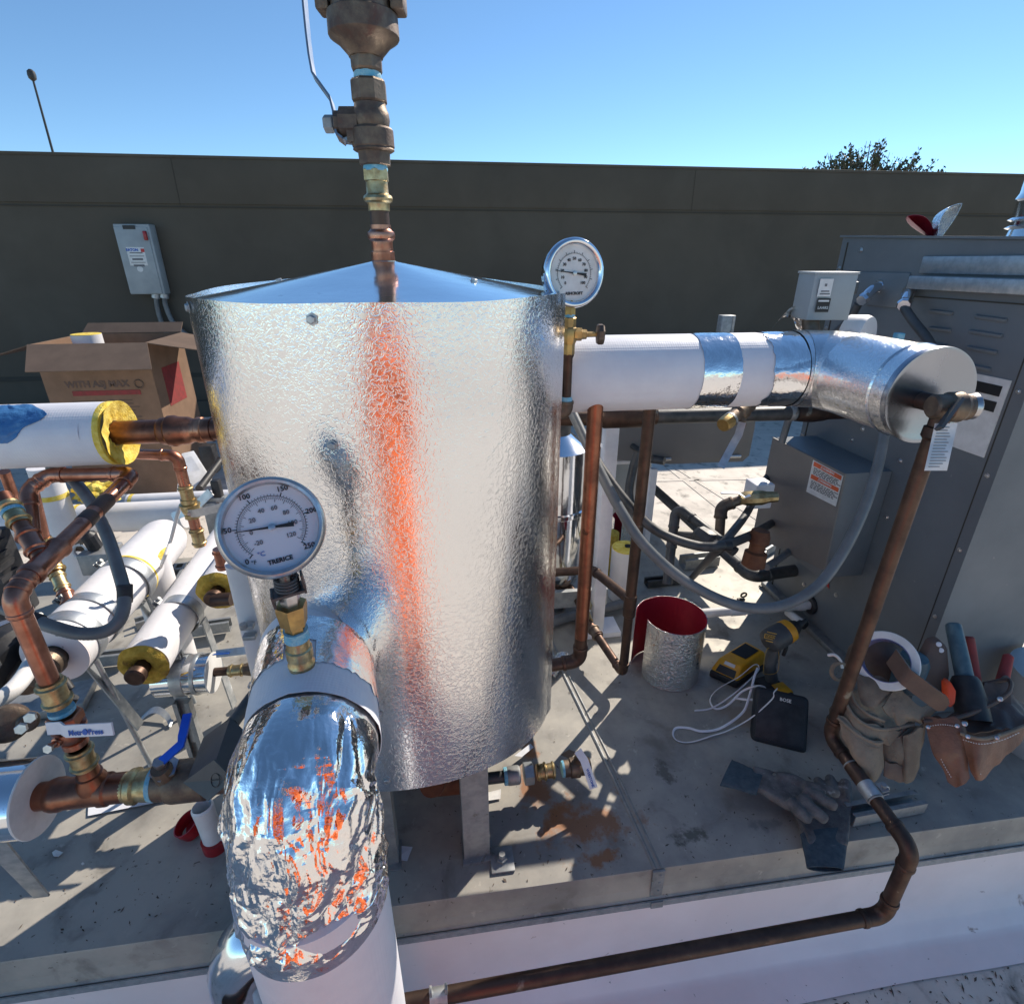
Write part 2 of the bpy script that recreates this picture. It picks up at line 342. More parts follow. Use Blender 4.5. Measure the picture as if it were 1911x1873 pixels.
def ribbed(root, pts, r, mat, rib=.006, name="conduit", n=14, amp=.04):
    p = smooth(pts, 26); L = [0]
    for i in range(1, len(p)): L.append(L[-1]+(p[i]-p[i-1]).length)
    m = int(L[-1]/(rib/2)); m = min(m, 500); q = []; j = 0
    for i in range(m+1):
        t = L[-1]*i/m
        while j < len(L)-2 and L[j+1] < t: j += 1
        q.append(p[j].lerp(p[j+1], (t-L[j])/max(1e-9, L[j+1]-L[j])))
    cnt = [0]
    return MB().path(q, lambda t: r*(1+(amp if int(round(t*m)) % 2 else 0)), n).build(name, mat, root, sharp=60)
def strut(root, a, b, w=.041, h=.021, mat="galv_dull", up=(0, 0, 1), name="strut_channel", parent=None):
    """slotted C channel open on top"""
    a, b = V(a), V(b); d = (b-a).normalized(); u = V(up); s = u.cross(d).normalized(); t = .0025; m = MB()
    L = (b-a).length; c = (a+b)/2
    m.box(c+u*t/2, (L, w, t), d, u)
    for k in (-1, 1):
        m.box(c+s*k*(w/2-t/2)+u*(t+(h-t)/2), (L, t, h-t), d, u); m.box(c+s*k*(w/2-.0068)+u*(h-t/2+.0003), (L*.9995, .0085, t), d, u)
    return m.build(name, mat, root, sharp=20)
def tie(root, c, axis, r, mat="black_rubber", name="tape_wrap", w=.02):
    return MB().lathe(V(c)-V(axis).normalized()*w/2, axis, [(0, r), (.001, r*1.04), (w-.001, r*1.04), (w, r)], 20).build(name, mat, root)
# ================================================================== SETTING
RZ = -.45
def stain_mat(name, base, base2, rough, places, metal=0):
    m = mk(name, base, base2, 4.5, rough, rough+.15, metal, bump=.12, bscale=35, bdist=.003,
           spots=[((.2, .185, .16), 9, .56, .16), ((.46, .43, .37), 30, .64, .08), ((.13, .115, .09), 55, .66, .05), ((.08, .07, .055), 130, .7, .03)])
    t = m.node_tree; N = t.nodes; L = t.links; b = N["Principled BSDF"]; tc = N.new("ShaderNodeNewGeometry").outputs["Position"]
    cur = b.inputs["Base Color"].links[0].from_socket
    for (x, y, rx, ry, col, nsc, amt) in places:
        mp = N.new("ShaderNodeMapping"); mp.vector_type = 'POINT'; mp.inputs["Location"].default_value = (-x/rx, -y/ry, 0); mp.inputs["Scale"].default_value = (1/rx, 1/ry, 0); L.new(tc, mp.inputs["Vector"])
        ln = N.new("ShaderNodeVectorMath"); ln.operation = 'LENGTH'; L.new(mp.outputs[0], ln.inputs[0])
        n = N.new("ShaderNodeTexNoise"); n.inputs["Scale"].default_value = nsc; n.inputs["Detail"].default_value = 7; n.inputs["Roughness"].default_value = .65; L.new(tc, n.inputs["Vector"])
        a = N.new("ShaderNodeMath"); a.operation = 'MULTIPLY_ADD'; L.new(ln.outputs["Value"], a.inputs[0]); a.inputs[1].default_value = -.32; L.new(n.outputs["Fac"], a.inputs[2])
        r = N.new("ShaderNodeValToRGB"); r.color_ramp.elements[0].position = .28; r.color_ramp.elements[1].position = .42
        r.color_ramp.elements[0].color = (0, 0, 0, 1); r.color_ramp.elements[1].color = (amt, amt, amt, 1); L.new(a.outputs[0], r.inputs[0])
        x_ = N.new("ShaderNodeMix"); x_.data_type = 'RGBA'; L.new(r.outputs[0], x_.inputs[0]); L.new(cur, x_.inputs[6]); x_.inputs[7].default_value = (*col, 1); cur = x_.outputs[2]
    L.new(cur, b.inputs["Base Color"]); M[name] = m
RUST = (.3, .13, .05)
def gp(px, py): q = Z(px, py, 0); return (q.x, q.y)
pl = []
for (px, py, rx, ry, c, s, a) in ((1090, 1540, .17, .12, RUST, 14, .85), (1010, 1470, .08, .15, RUST, 14, .85), (1130, 1600, .07, .03, RUST, 18, .9), (985, 1395, .035, .06, (.4, .16, .05), 10, .9),
                                  (1290, 1560, .07, .035, (.1, .1, .08), 34, .85), (1240, 1440, .035, .06, (.12, .11, .09), 40, .8), (1430, 1540, .05, .03, (.13, .14, .14), 20, .6), (1340, 1230, .2, .1, (.62, .55, .4), 8, .5), (1380, 1330, .12, .1, (.3, .22, .15), 10, .5)):
    pl.append((*gp(px, py), rx, ry, c, s, a))
_c = []
for (px, py, rx, ry) in ((1560, 1840, .3, .05), (1380, 1850, .2, .04)):
    pass
stain_mat("platform_sheet", (.42, .395, .34), (.27, .26, .235), .5, pl, .12)
stain_mat("roof_membrane", (.68, .62, .54), (.58, .53, .46), .6, [(1.7, .3, 1.6, .42, (.42, .36, .28), 38, .55), (2.2, 3.2, 1.5, .7, (.4, .37, .32), 6, .5)])
# speckled roof: leaves and grit washed on the white membrane
_t = M["roof_membrane"].node_tree
def flat(name, poly, mat, th=.01, kind="structure"):
    o = MB().prism([V(p) for p in poly], (0, 0, -th)).build(name, mat, sharp=None); o["kind"] = kind; return o
flat("roof", [(-45, -30, RZ), (45, -30, RZ), (45, 40, RZ), (-45, 40, RZ)], "roof_membrane")
m = MB()
for a, b in ((Z(1235, 862, RZ), Z(1345, 950, RZ)), (Z(1255, 868, RZ), Z(1480, 1010, RZ)), (Z(1050, 900, RZ), Z(1420, 893, RZ)), (Z(330, 905, RZ), Z(700, 900, RZ))):
    d = (b-a); c = (a+b)/2; m.box(V((c.x, c.y, RZ+.002)), (d.length, .05, .004), ex=d)
o = m.build("roof_seam", "roof_membrane", sharp=None); o["kind"] = "structure"
# equipment platform: sheet metal cap with fascia and drip lip on a membrane covered curb
PX0, PX1, PY0, PY1 = -3.2, 3.4, .765, 2.45
m = MB(); prof = [(PY1, -.002), (PY0, 0), (PY0-.001, -.003), (PY0-.004, -.088), (PY0-.012, -.094), (PY0-.014, -.112), (PY0-.011, -.112), (PY0+.004, -.02), (PY1, -.02)]
m.prism([V((PX0, y, z)) for y, z in prof], (PX1-PX0, 0, 0))
plat = m.build("platform", "platform_sheet", sharp=12); plat["kind"] = "structure"
# the sheet seams: folded ribs
m = MB()
def seam(a, b, w=.012):
    d = (b-a); m.path([a+(b-a)*t+V((.002*math.sin(t*9), 0, 0)) for t in [i/12 for i in range(13)]], w/2, 6, flat=1)
s1, s2 = Z(1223, 1622, 0), Z(1056, 1266, 0); e = (s2-s1).normalized(); seam(s1+V((0, 0, .001)), s1+e*1.5+V((0, 0, .001)), .008)
seam(s1+V((.016, 0, .001)), s1+e*1.5+V((.016, 0, .001)), .005)
m.box(V((s1.x+.008, PY0-.005, -.045)), (.03, .005, .09)); m.box(V((s1.x+.008, PY0-.0195, -.103)), (.03, .003, .021))
for z in (-.012, -.04, -.07): m.lathe(V((s1.x+.012, PY0-.008, z)), (0, -1, 0), [(0, .003), (.002, .002)], 8)
for x in (-1.9, 1.75): seam(V((x, PY0, .001)), V((x, PY1, .001)), .008)
lipm = MB().box(V(((PX0+PX1)/2, PY0-.0165, -.103)), (PX1-PX0, .003, .02)); _l = lipm.build('platform_lip', 'galvanised', sharp=None); _l['kind'] = 'structure'
o = m.build("platform_seam", "galv_dull", sharp=30); o["kind"] = "structure"
def curbf(u, v):
    x = PX0+(PX1-PX0)*u; h = [(0.0, -.1), (.0, -.25), (.0, -.37), (-.012, -.41), (-.045, RZ+.008), (-.12, RZ+.004)]
    k = v*(len(h)-1); i = min(int(k), len(h)-2); t = k-i; a = V(h[i]).lerp(V(h[i+1]), t) if False else V((h[i][0]+(h[i+1][0]-h[i][0])*t, h[i][1]+(h[i+1][1]-h[i][1])*t, 0))
    return (x, PY0+.012+a.x+.006*noise.noise(V((x*3, v*4, 1))), a.y)
o = MB().grid(curbf, 120, 26).build("platform_curb", "curb_white", sharp=60, fix=False); o["kind"] = "structure"
o = MB().box(V(((PX0+PX1)/2, (PY0+PY1)/2+.02, RZ/2-.03)), (PX1-PX0-.02, PY1-PY0-.06, -RZ-.03)).build("platform_base", "curb_white"); o["kind"] = "structure"
# grit, leaves on the low roof in front
m = MB()
for i in range(1300):
    x = random.uniform(.3, 2.4); y = .735-abs(random.gauss(0, .16)); s = random.uniform(.001, .0045); c = V((x, y, RZ+.003)); a = random.uniform(0, pi)
    e1 = V((math.cos(a), math.sin(a), random.uniform(0, .4)))*s*random.uniform(1, 3); e2 = V((-math.sin(a), math.cos(a), random.uniform(0, .3)))*s*.7
    m.add([c-e1, c-e2*.9, c+e1, c+e2], [(0, 1, 2, 3)])
o = m.build("leaf_litter", "bark", sharp=None, fix=False); tag(o, "brown leaf litter and grit scattered on the white roof at the foot of the curb", "leaf litter", kind="stuff")
# parapet wall
WY, WTOP = 6.95, 2.325
def wl(px, py): return Y(px, py, WY)
par = thing("parapet_wall", (0, WY, RZ), "tall dark olive parapet wall running behind all the rooftop equipment", "wall")
MB().box(V((0, WY+.15, (WTOP+RZ)/2)), (60, .3, WTOP-RZ)).build("wall", "wall_paint", par, sharp=None)
MB().box(V((0, WY+.145, WTOP+.012)), (60, .34, .03), bev=.006).build("coping", "wall_paint", par)
MB().box(V((0, WY-.008, (1.87+WTOP)/2+.012)), (60, .018, WTOP-1.9), bev=.003).build("trim_panel", "wall_paint", par)
m = MB()
for z, h in ((1.868, .012), (.06, .05)): m.box(V((0, WY-.004, z)), (60, .01, h))
for x in (-12.5, -9, -1.35*2, 3.1, 9.3): m.box(V((x, WY-.0185, 2.1)), (.004, .003, .44))
m.build("groove", "wall_groove", par, sharp=None)
MB().box(V((0, WY-.03, RZ+.1)), (60, .05, .2), bev=.004).build("base_flashing", "wall_paint", par)
# antenna behind the wall
at0 = Y(103, 300, WY+.5); at1 = Y(61, 147, WY+.5); at0 = V((at0.x, at0.y, RZ)).lerp(at0, 1); dd = (at1-at0)
an = thing("antenna_rod", at0-dd.normalized()*1.0, "thin dark rod with small knob sticking up behind the wall at left", "antenna")
MB().cyl(at0-dd.normalized()*1.0, at1, .016, .01, n=10).build("rod", "rod", an)
MB().lathe(at1-dd.normalized()*.02, dd, [(0, .015), (.02, .036), (.05, .04), (.08, .036), (.1, .015)], 12).build("knob", "rod", an)
# tree beyond the wall
TY = 24
tb = Y(1612, 330, TY); tr = thing("tree", V((tb.x, TY, RZ-4)), "leafy tree top with upright twigs showing above the wall at right", "tree")
m = MB(); base = V((tb.x, TY, RZ-4)); top = V((tb.x, TY, tb.z-.8)); m.path([base, base.lerp(top, .5)+V((.1, 0, 0)), top], lambda t: .3-.15*t, 12)
rng = random.Random(11); lf = MB()
L0, R0 = Y(1478, 330, TY), Y(1772, 330, TY); wd = (R0.x-L0.x)/2; mid = (R0.x+L0.x)/2; hz = (Y(1600, 262, TY)-Y(1600, 330, TY)).z
ends = []
for i in range(130):
    u = rng.uniform(-1, 1); e = V((mid+u*wd*.98, TY+rng.uniform(-1.1, 1.1), tb.z-.2+hz*max(.12, 1-abs(u+.12)**1.7)*rng.uniform(.45, 1.22)))
    s = V((mid+u*wd*.6, e.y*.5+TY*.5, tb.z-1.0)); pts = [top, s, s.lerp(e, .55)+V((rng.uniform(-.1, .1), 0, 0)), e]; pts = smooth(pts, 5)
    if i < 26: m.path(pts, lambda t: .07*(1-t)+.01, 6)
    else: m.path(pts[5:], lambda t: .03*(1-t)+.006, 5)
    for k in range(46):
        t = rng.uniform(.3, 1); q = pts[int(t*(len(pts)-1))]+V((rng.gauss(0, .07), rng.gauss(0, .1), rng.gauss(0, .07))); l = rng.uniform(.09, .17)
        a = V((rng.gauss(0, .6), rng.gauss(0, .6), rng.uniform(.2, 1))).normalized()*l; b = a.cross(V((rng.gauss(0, 1), rng.gauss(0, 1), rng.gauss(0, 1)))).normalized()*l*.32
        lf.add([q-a*.2, q+a*.5+b, q+a, q+a*.5-b], [(0, 1, 2, 3)])
m.build("trunk", "bark", tr); lf.build("crown", "leaf", tr, sharp=None, fix=False)
# ------------------------------------------------------------------ photographer (mirrored in the jacket)
pr = thing("person", (-.06, -.40, RZ), "person in an orange coverall holding up a phone, seen mirrored in the shiny tank jacket", "person")
B = V((-.06, -.42, RZ)); m = MB()
def limb(pts, rs, n=14):
    pts = [B+V(p) for p in pts]
    def rr(t):
        k = t*(len(rs)-1); i = min(int(k), len(rs)-2); return rs[i]+(rs[i+1]-rs[i])*(k-i)
    m.path(smooth(pts, 6), rr, n)
for s in (-1, 1):
    limb([(s*.1, 0, .92), (s*.11, .02, .5), (s*.12, -.01, .09)], [.12, .1, .085, .07])
    limb([(s*.12, -.02, .08), (s*.13, .1, .05), (s*.135, .2, .045)], [.055, .05, .035])
    limb([(s*.2, 0, 1.42), (s*.29, .03, 1.2), (s*.24, .13, 1.27), (s*.13, .31, 1.6)], [.068, .06, .052, .042])
m.lathe(B+V((0, 0, .84)), (0, 0, 1), [(0, .12), (.04, .2), (.15, .215), (.3, .21), (.45, .235), (.56, .25), (.62, .19), (.67, .07), (.76, .058)], 24, squash=.68)
m.build("body", "orange_cloth", pr, mods=FUSE(.014, 6), sharp=80)
h = MB(); h.lathe(B+V((0, .02, 1.57)), (0, .04, 1), [(0, .05), (.03, .07), (.08, .088), (.14, .092), (.19, .078), (.225, .04), (.235, .001)], 20)
h.lathe(B+V((0, .1, 1.665)), (0, 1, -.3), [(0, .018), (.028, .012), (.034, .002)], 8)
for s in (-1, 1): h.lathe(B+V((s*.085, .02, 1.67)), (s, 0, 0), [(0, .02), (.015, .022), (.018, .004)], 8)
h.path([B+V((0, 0, 1.42)), B+V((0, .01, 1.6))], .055, 12)
h.build("head", "skin", pr, mods=FUSE(.008, 3), sharp=80)
h = MB(); h.lathe(B+V((0, .0, 1.69)), (0, -.1, 1), [(0, .09), (.05, .102), (.1, .088), (.135, .05), (.142, .001)], 20); h.build("hair", "hair", pr)
for s in (-1, 1):
    h = MB(); c = B+V((s*.115, .335, 1.65)); h.box(c, (.028, .05, .075), bev=.011)
    for k, L_ in enumerate((.062, .07, .066, .054)):
        a = c+V((0, .022, .03-k*.019)); h.path(smooth([a, a+V((-s*.012, .03, 0)), a+V((-s*(.012+L_*.5), .034, -.002))], 4), lambda t: .0095-.002*t, 10)
    h.path(smooth([c+V((-s*.008, -.01, -.03)), c+V((-s*.035, .0, -.035)), c+V((-s*.055, .004, -.025))], 4), lambda t: .011-.002*t, 10)
    h.build("hand", "skin", pr, mods=FUSE(.004, 2), sharp=80)
ph = thing("phone", (0, -.035, 1.24), "black phone held up in both hands, mirrored in the tank jacket", "phone")
MB().box(V((-.055, -.035, 1.27)), (.15, .008, .074), bev=.0035).build("phone_case", "black_rubber", ph)

# small bits on the platform: metal shavings, leaf crumbs, grit
m = MB(); rg = random.Random(5)
for i in range(900):
    x = rg.uniform(-2, 1.35); y = rg.uniform(PY0+.01, 2.2) if i % 3 else PY0+.01+abs(rg.gauss(0, .12)); s = rg.uniform(.0008, .003) if i % 25 else rg.uniform(.003, .006); a = rg.uniform(0, pi); c = V((x, y, .0015))
    e1 = V((math.cos(a), math.sin(a), rg.uniform(0, .3)))*s*rg.uniform(1, 2.2); e2 = V((-math.sin(a), math.cos(a), rg.uniform(0, .5)))*s*.6
    m.add([c-e1, c-e2, c+e1, c+e2], [(0, 1, 2, 3)])
o = m.build("grit", "bark", sharp=None, fix=False); tag(o, "dark grit, shavings and leaf crumbs scattered over the metal platform", "grit", kind="stuff")
# ================================================================== TANK
TX, TY_, TR = -.0978, 1.1288, .34
TC = V((TX, TY_, 0)); fr = math.atan2(-TY_, -TX)      # direction from tank to viewer
tank = thing("buffer_tank", (TX, TY_, 0), "large upright tank in a stucco embossed silver jacket with a shallow cone lid", "tank")
ZR = 1.268
def zt(th): c = math.cos(th-fr); return ZR + (.024*max(0, -c)**1.3) + .0012*math.sin(th*7)
def zb(th):
    c = math.cos(th-fr); s = (1-c)/2; return .332-.15*min(1, s*1.35)**.9
J0 = fr+math.radians(68)                                  # where the sheet laps over, right of the viewer
def jf(u, v):
    th = J0-.12+(2*pi+.12)*u; r = TR-.004+.006*u+.0016*noise.noise(V((math.cos(th)*3, math.sin(th)*3, v*3)))
    if u > .985: r += (u-.985)*.35
    return TC+V((math.cos(th)*r, math.sin(th)*r, zb(th)+(zt(th)-zb(th))*v))
solid(jf, 260, 26, .0012, "jacket", "stucco_aluminium", tank, sharp=60)
def lf_(u, v):
    th = 2*pi*v; r = .338*(1-u)+.024*u; return TC+V((math.cos(th)*r, math.sin(th)*r, ZR-.006+(.058)*u**1.05+.0012*math.sin(th*5+1)*math.sin(pi*u)))
solid(lf_, 24, 120, .0012, "lid", "smooth_aluminium", tank, sharp=40)
def screw(p, n, root, r=.006, mat="galvanised"):
    n = V(n).normalized(); m = MB().lathe(p, n, [(0, r*1.5), (.0008, r*1.5), (.001, r), (.004, r), (.005, r*.8)], 6, up=(.1, .2, 1)); m.lathe(p, n, [(.0049, .0001), (.0052, r*.35)], 8); m.build("screw", mat, root, sharp=25)
def onjacket(px, py):
    d = ray(px, py); a = d.x**2+d.y**2; b = 2*((EYE.x-TX)*d.x+(EYE.y-TY_)*d.y); c = (EYE.x-TX)**2+(EYE.y-TY_)**2-(TR+.002)**2; t = (-b-math.sqrt(b*b-4*a*c))/(2*a)
    p = EYE+d*t; return p, V((p.x-TX, p.y-TY_, 0)).normalized()
for q in ((582, 596), (620, 831), (352, 574), (707, 1332), (722, 1456)): p, n = onjacket(*q); screw(p, n, tank)
for az in (-.95, .62):
    th = fr+az*1.55; q = TC+V((math.cos(th)*.19, math.sin(th)*.19, ZR+.018)); screw(q+V((0, 0, .001)), (math.cos(th)*.2, math.sin(th)*.2, 1), tank)
for az in (-2.25, 2.05):
    th = fr+az; q = TC+V((math.cos(th)*.155, math.sin(th)*.155, ZR+.022)); screw(q, (math.cos(th)*.2, math.sin(th)*.2, 1), tank)
MB().lathe(TC, (0, 0, 1), [(.27, .05), (.24, .2), (.27, .29), (.4, .3), (1.2, .3), (1.22, .28)], 48).build("shell", "black_iron", tank)
def leg(x, y, a=0):
    m = MB(); ex = V((math.cos(a), math.sin(a), 0)); ey = V((-math.sin(a), math.cos(a), 0)); c = V((x, y, .155)); w = .062
    m.box(c, (w, .004, .31), ex=ex, bev=.001); m.box(c+ex*(w/2-.002)+ey*.024, (.004, .05, .309), ex=ex); m.box(c-ex*(w/2-.002)+ey*.024, (.004, .05, .309), ex=ex)
    m.box(V((x, y+.02, .003)), (w+.01, .07, .006), ex=ex); m.build("leg", "galv_dull", tank, sharp=20)
l1, l2 = Z(890, 1626, .0), Z(722, 1640, .0)
leg(l1.x+.003, l1.y+.032, .05); leg(l2.x-.005, l2.y+.03, .05); leg(l2.x+.04, l2.y+.5, .05); leg(l1.x+.04, l1.y+.5, .05)
bp = Z(937, 1604, .002); MB().box(bp+V((0, 0, .002)), (.055, .06, .005), bev=.001).lathe(bp+V((0, 0, .003)), (0, 0, 1), [(0, .014), (.008, .014), (.0085, .009), (.02, .008)], 6).build("anchor_plate", "galv_dull", tank, sharp=25)
# ------------------------------------------------------------------ stack of fittings rising from the lid
vt = thing("relief_valve_stack", (TX, TY_, ZR+.05), "vertical stack of copper and brass fittings with a ball valve above the lid", "valve")
kpx = depth(V((TX, TY_, ZR+.05)))/1000
def seg(name, mat, prof, n=28, sharp=30):
    """prof: (row, width in picture) from bottom to top on the tank axis"""
    pr_ = []
    for row, wd in prof:
        z = AX(row, TX, TY_); kk = depth(V((TX, TY_, z)))/1000; pr_.append((z-ZR, wd*.5*kk))
    return MB().lathe((TX, TY_, ZR), (0, 0, 1), pr_, n).build(name, mat, vt, sharp=sharp)
seg("sealant", "sealant_blue", [(501, 58), (498, 62), (490, 58), (487, 42)])
seg("coupling", "copper_bright", [(500, 40), (488, 42), (487, 43), (470, 43), (469, 39), (452, 39), (449, 42), (446, 49), (440, 51), (434, 49), (431, 42), (428, 38), (420, 38)])
seg("tube", "copper_aged", [(425, 35), (390, 35)])
seg("adapter", "brass_pale", [(394, 39), (381, 40), (379, 42), (376, 51), (371, 54), (366, 51), (363, 42), (360, 40), (338, 40)])
seg("hex_nut", "brass_pale", [(340, 44), (338, 49), (318, 49), (316, 44)], 6, 20)
seg("thread_tape", "sealant_blue", [(320, 44), (316, 45), (310, 44)])
seg("valve_end", "bronze", [(310, 54), (308, 59), (286, 61), (283, 62)], 8, 20)
seg("valve_ring", "bronze", [(284, 68), (281, 76), (278, 74), (275, 77), (244, 77), (240, 72), (238, 62)])
seg("valve_body", "bronze", [(240, 62), (225, 68), (212, 66), (205, 60), (195, 58)])
seg("valve_neck", "bronze", [(196, 56), (192, 64), (190, 67), (155, 67), (150, 60)], 8, 20)
seg("thread_tape", "sealant_blue", [(152, 49), (148, 50), (144, 51), (136, 49)])
seg("reducer", "bronze", [(137, 50), (135, 56), (131, 59), (108, 60)], 8, 20)
seg("vent_body", "bronze", [(109, 62), (104, 66), (84, 98), (73, 127), (70, 130), (30, 130), (27, 124), (26, 112), (-60, 112), (-62, 122), (-95, 122)])
c = V((TX, TY_, AX(5, TX, TY_)))
for s in (-1, 1): MB().box(c+RT*s*.06, (.022, .04, .03), ex=RT, bev=.004).build("lug", "bronze", vt)
c = V((TX, TY_, AX(232, TX, TY_))); lf3 = -RT
MB().lathe(c, lf3, [(.02, .026), (.052, .026), (.053, .02), (.062, .02)], 8).lathe(c+UP*-.008, lf3, [(.02, .03), (.04, .03)], 4).build("stem_boss", "bronze", vt, sharp=20)
hexnut(vt, c+lf3*.066, lf3, .014, .016, "galv_dull")
def hp(px, py, o=0): return D(px, py, depth(c))
lever(vt, [hp(656, 262), hp(642, 264), hp(631, 256), hp(627, 240), hp(625, 215), hp(618, 187), hp(600, 162), hp(586, 143), hp(580, 110), hp(575, 70), hp(570, 20), hp(564, -60)], .022, .0035, "steel", RT, "handle")
# ------------------------------------------------------------------ big insulated elbow pipe in front
EX, EZ, ER = -.240, .662, .097
def exy(y): return -.255+(.84-y)/.23*.04
ep = thing("insulated_elbow_pipe", (EX, .551, RZ), "thick white jacketed pipe leaving the tank front with a crumpled foil elbow turning down", "pipe")
MB().cyl(V((exy(.84), .84, EZ)), V((exy(.64), .64, EZ)), ER, n=64).build("jacket", "white_jacket", ep)
for _th, _y0, _y1 in ((1.15, .69, .66),):
    pass
VX, VY = -.231, .551
def down(t): return V((VX, VY, .60)).lerp(V((VX+.002, VY, RZ+.02)), t)
MB().cyl(down(.1), down(1), ER+.009, n=64).build("riser_jacket", "white_jacket", ep)
def wrap(y0, y1, th0, th1, dr, mat, name, jag=.006, n=40, wob=.0012):
    def f(u, v):
        th = th0+(th1-th0)*v; e = jag*noise.noise(V((th*6, y0*9, 3)))+jag*.5*noise.noise(V((th*22, y1, 7)))
        y = y0+(y1-y0)*u+e; r = ER+dr+wob*noise.noise(V((y*40, th*8, 2)))
        return V((exy(y)+math.sin(th)*r, y, EZ+math.cos(th)*r))
    return solid(f, 14, n, .0006, name, mat, ep, sharp=70)
wrap(.80, .735, -2.2, 2.2, .002, "foil_tape", "foil_tape_band")
wrap(.745, .70, -2.0, -.35, .003, "foil_tape", "foil_tape_band")
wrap(.775, .68, .16, 2.2, .0042, "foil_tape", "foil_tape_band", .012)
wrap(.685, .618, -2.5, 2.5, .0025, "white_jacket", "white_band", .002)
RB = .14                                                  # crumpled foil elbow
arc = fillet([V((-.223, .70, EZ)), V((-.2225, .695, EZ)), V((-.213, VY+.0, EZ)), V((VX, VY, .5)), V((VX, VY, .425))], RB, 26)
arc = [p for p in arc if p.y < .69]
def resample(P_, n):
    L = [0]
    for i in range(1, len(P_)): L.append(L[-1]+(P_[i]-P_[i-1]).length)
    out = []; j = 0
    for i in range(n):
        t = L[-1]*i/(n-1)
        while j < len(P_)-2 and L[j+1] < t: j += 1
        out.append(P_[j].lerp(P_[j+1], (t-L[j])/max(1e-9, L[j+1]-L[j])))
    return out
NA, NB = 250, 420; ar = resample(arc, NA)
def _rn(i, j, k):
    q = math.sin(i*127.1+j*311.7+k*74.7)*43758.5453; return q-math.floor(q)-.5
def trin(x, y, per, k):
    """faceted height field: random heights on a lattice whose cells are split along a random diagonal"""
    i, j = math.floor(x), math.floor(y); fx, fy = x-i, y-j; h = lambda a, b: _rn(i+a, (j+b) % per, k)
    if _rn(i, j % per, k+9) > 0:
        return h(0, 0)+(h(1, 0)-h(0, 0))*fx+(h(1, 1)-h(1, 0))*fy if fx > fy else h(0, 0)+(h(0, 1)-h(0, 0))*fy+(h(1, 1)-h(0, 1))*fx
    return h(0, 0)+(h(1, 0)-h(0, 0))*fx+(h(0, 1)-h(0, 0))*fy if fx+fy < 1 else h(1, 1)+(h(0, 1)-h(1, 1))*(1-fx)+(h(1, 0)-h(1, 1))*(1-fy)
def crumple(p, u, v):
    wx_, wy_ = noise.noise(p*16)*.5+noise.noise(p*40)*.16, noise.noise(p*16+V((7, 3, 1)))*.5+noise.noise(p*40+V((1, 8, 2)))*.16; d = 0
    for k, (nu, nv, a) in enumerate(((4.2, 11, .024), (9, 26, .014), (19, 53, .0055), (41, 120, .0022))):
        f = nu/4.2*.75; d += a*trin(u*nu+wx_*f+k*.37, v*nv+wy_*f+u*.9*k, nv, k)
    return d
def ef(u, v):
    i = min(int(round(u*(NA-1))), NA-1); p = ar[i]; T = (ar[min(i+1, NA-1)]-ar[max(i-1, 0)]).normalized(); s = V((1, 0, 0)); s = (s-T*s.dot(T)).normalized(); n = s.cross(T)
    th = 2*pi*v; dirn = s*math.cos(th)+n*math.sin(th); R_ = ER-.001+.010*u+.004*math.exp(-((u-.12)/.1)**2); q = p+dirn*R_
    k = min(1, u/.22)*min(1, (1-u)/.16); k = max(.2, k)
    return q+dirn*crumple(q, u, v)*k
MB().grid(ef, NA, NB, False, True).build("foil_wrap", "foil", ep, fix=False, sharp=13)
MB().lathe(V((VX, VY, .418)), (0, 0, 1), [(0, ER+.008), (.001, ER+.0095), (.03, ER+.0095), (.046, ER+.009)], 64, cap=False).build("foil_tape_band", "foil_tape", ep)
# second bright metal jacketed pipe behind the riser
sp = thing("metal_jacketed_pipe", (EX-.05, .60, RZ), "smooth silver clad pipe going down behind the left side of the white riser", "pipe")
p0 = Y(448, 1800, .68); p1 = V((p0.x, p0.y, RZ+.02)); MB().path(fillet([V((p0.x+.25, .72, .1)), V((p0.x, .68, .13)), V((p0.x, .675, RZ+.02))], .12), .06, 40).build("cladding", "smooth_aluminium", sp)
MB().torus(V((p0.x, .678, -.05)), (0, 0, 1), .061, .003).build("seam_bead", "smooth_aluminium", sp)
# ------------------------------------------------------------------ dial thermometer
dc = D(508, 984, .722)
th_ = thing("dial_thermometer", V((-.23, .675, EZ+ER)), "round dial thermometer reading fifty on a brass thermowell above the white pipe", "thermometer")
tn = (EYE-dc).normalized(); tn = (tn+RT*-.1+UP*.1).normalized(); tup = (UP-tn*tn.z).normalized(); tr_ = tup.cross(tn); 
_a = math.radians(-6); tup, tr_ = tup*math.cos(_a)+tr_*math.sin(_a), tr_*math.cos(_a)-tup*math.sin(_a)
R_ = .069
MB().lathe(dc, tn, [(-.028, .001), (-.028, R_*.84), (-.024, R_*.9), (-.006, R_*.93), (-.002, R_*.99), (.004, R_), (.009, R_*.985), (.013, R_*.92), (.012, R_*.87), (.004, R_*.85), (0, R_*.85)], 72, cap=False).build("case", "steel", th_, sharp=50)
MB().lathe(dc, tn, [(.0005, R_*.86), (.001, .0001)], 64).build("dial_face", "dial_white", th_); dfa = list(COL.objects)[-1]
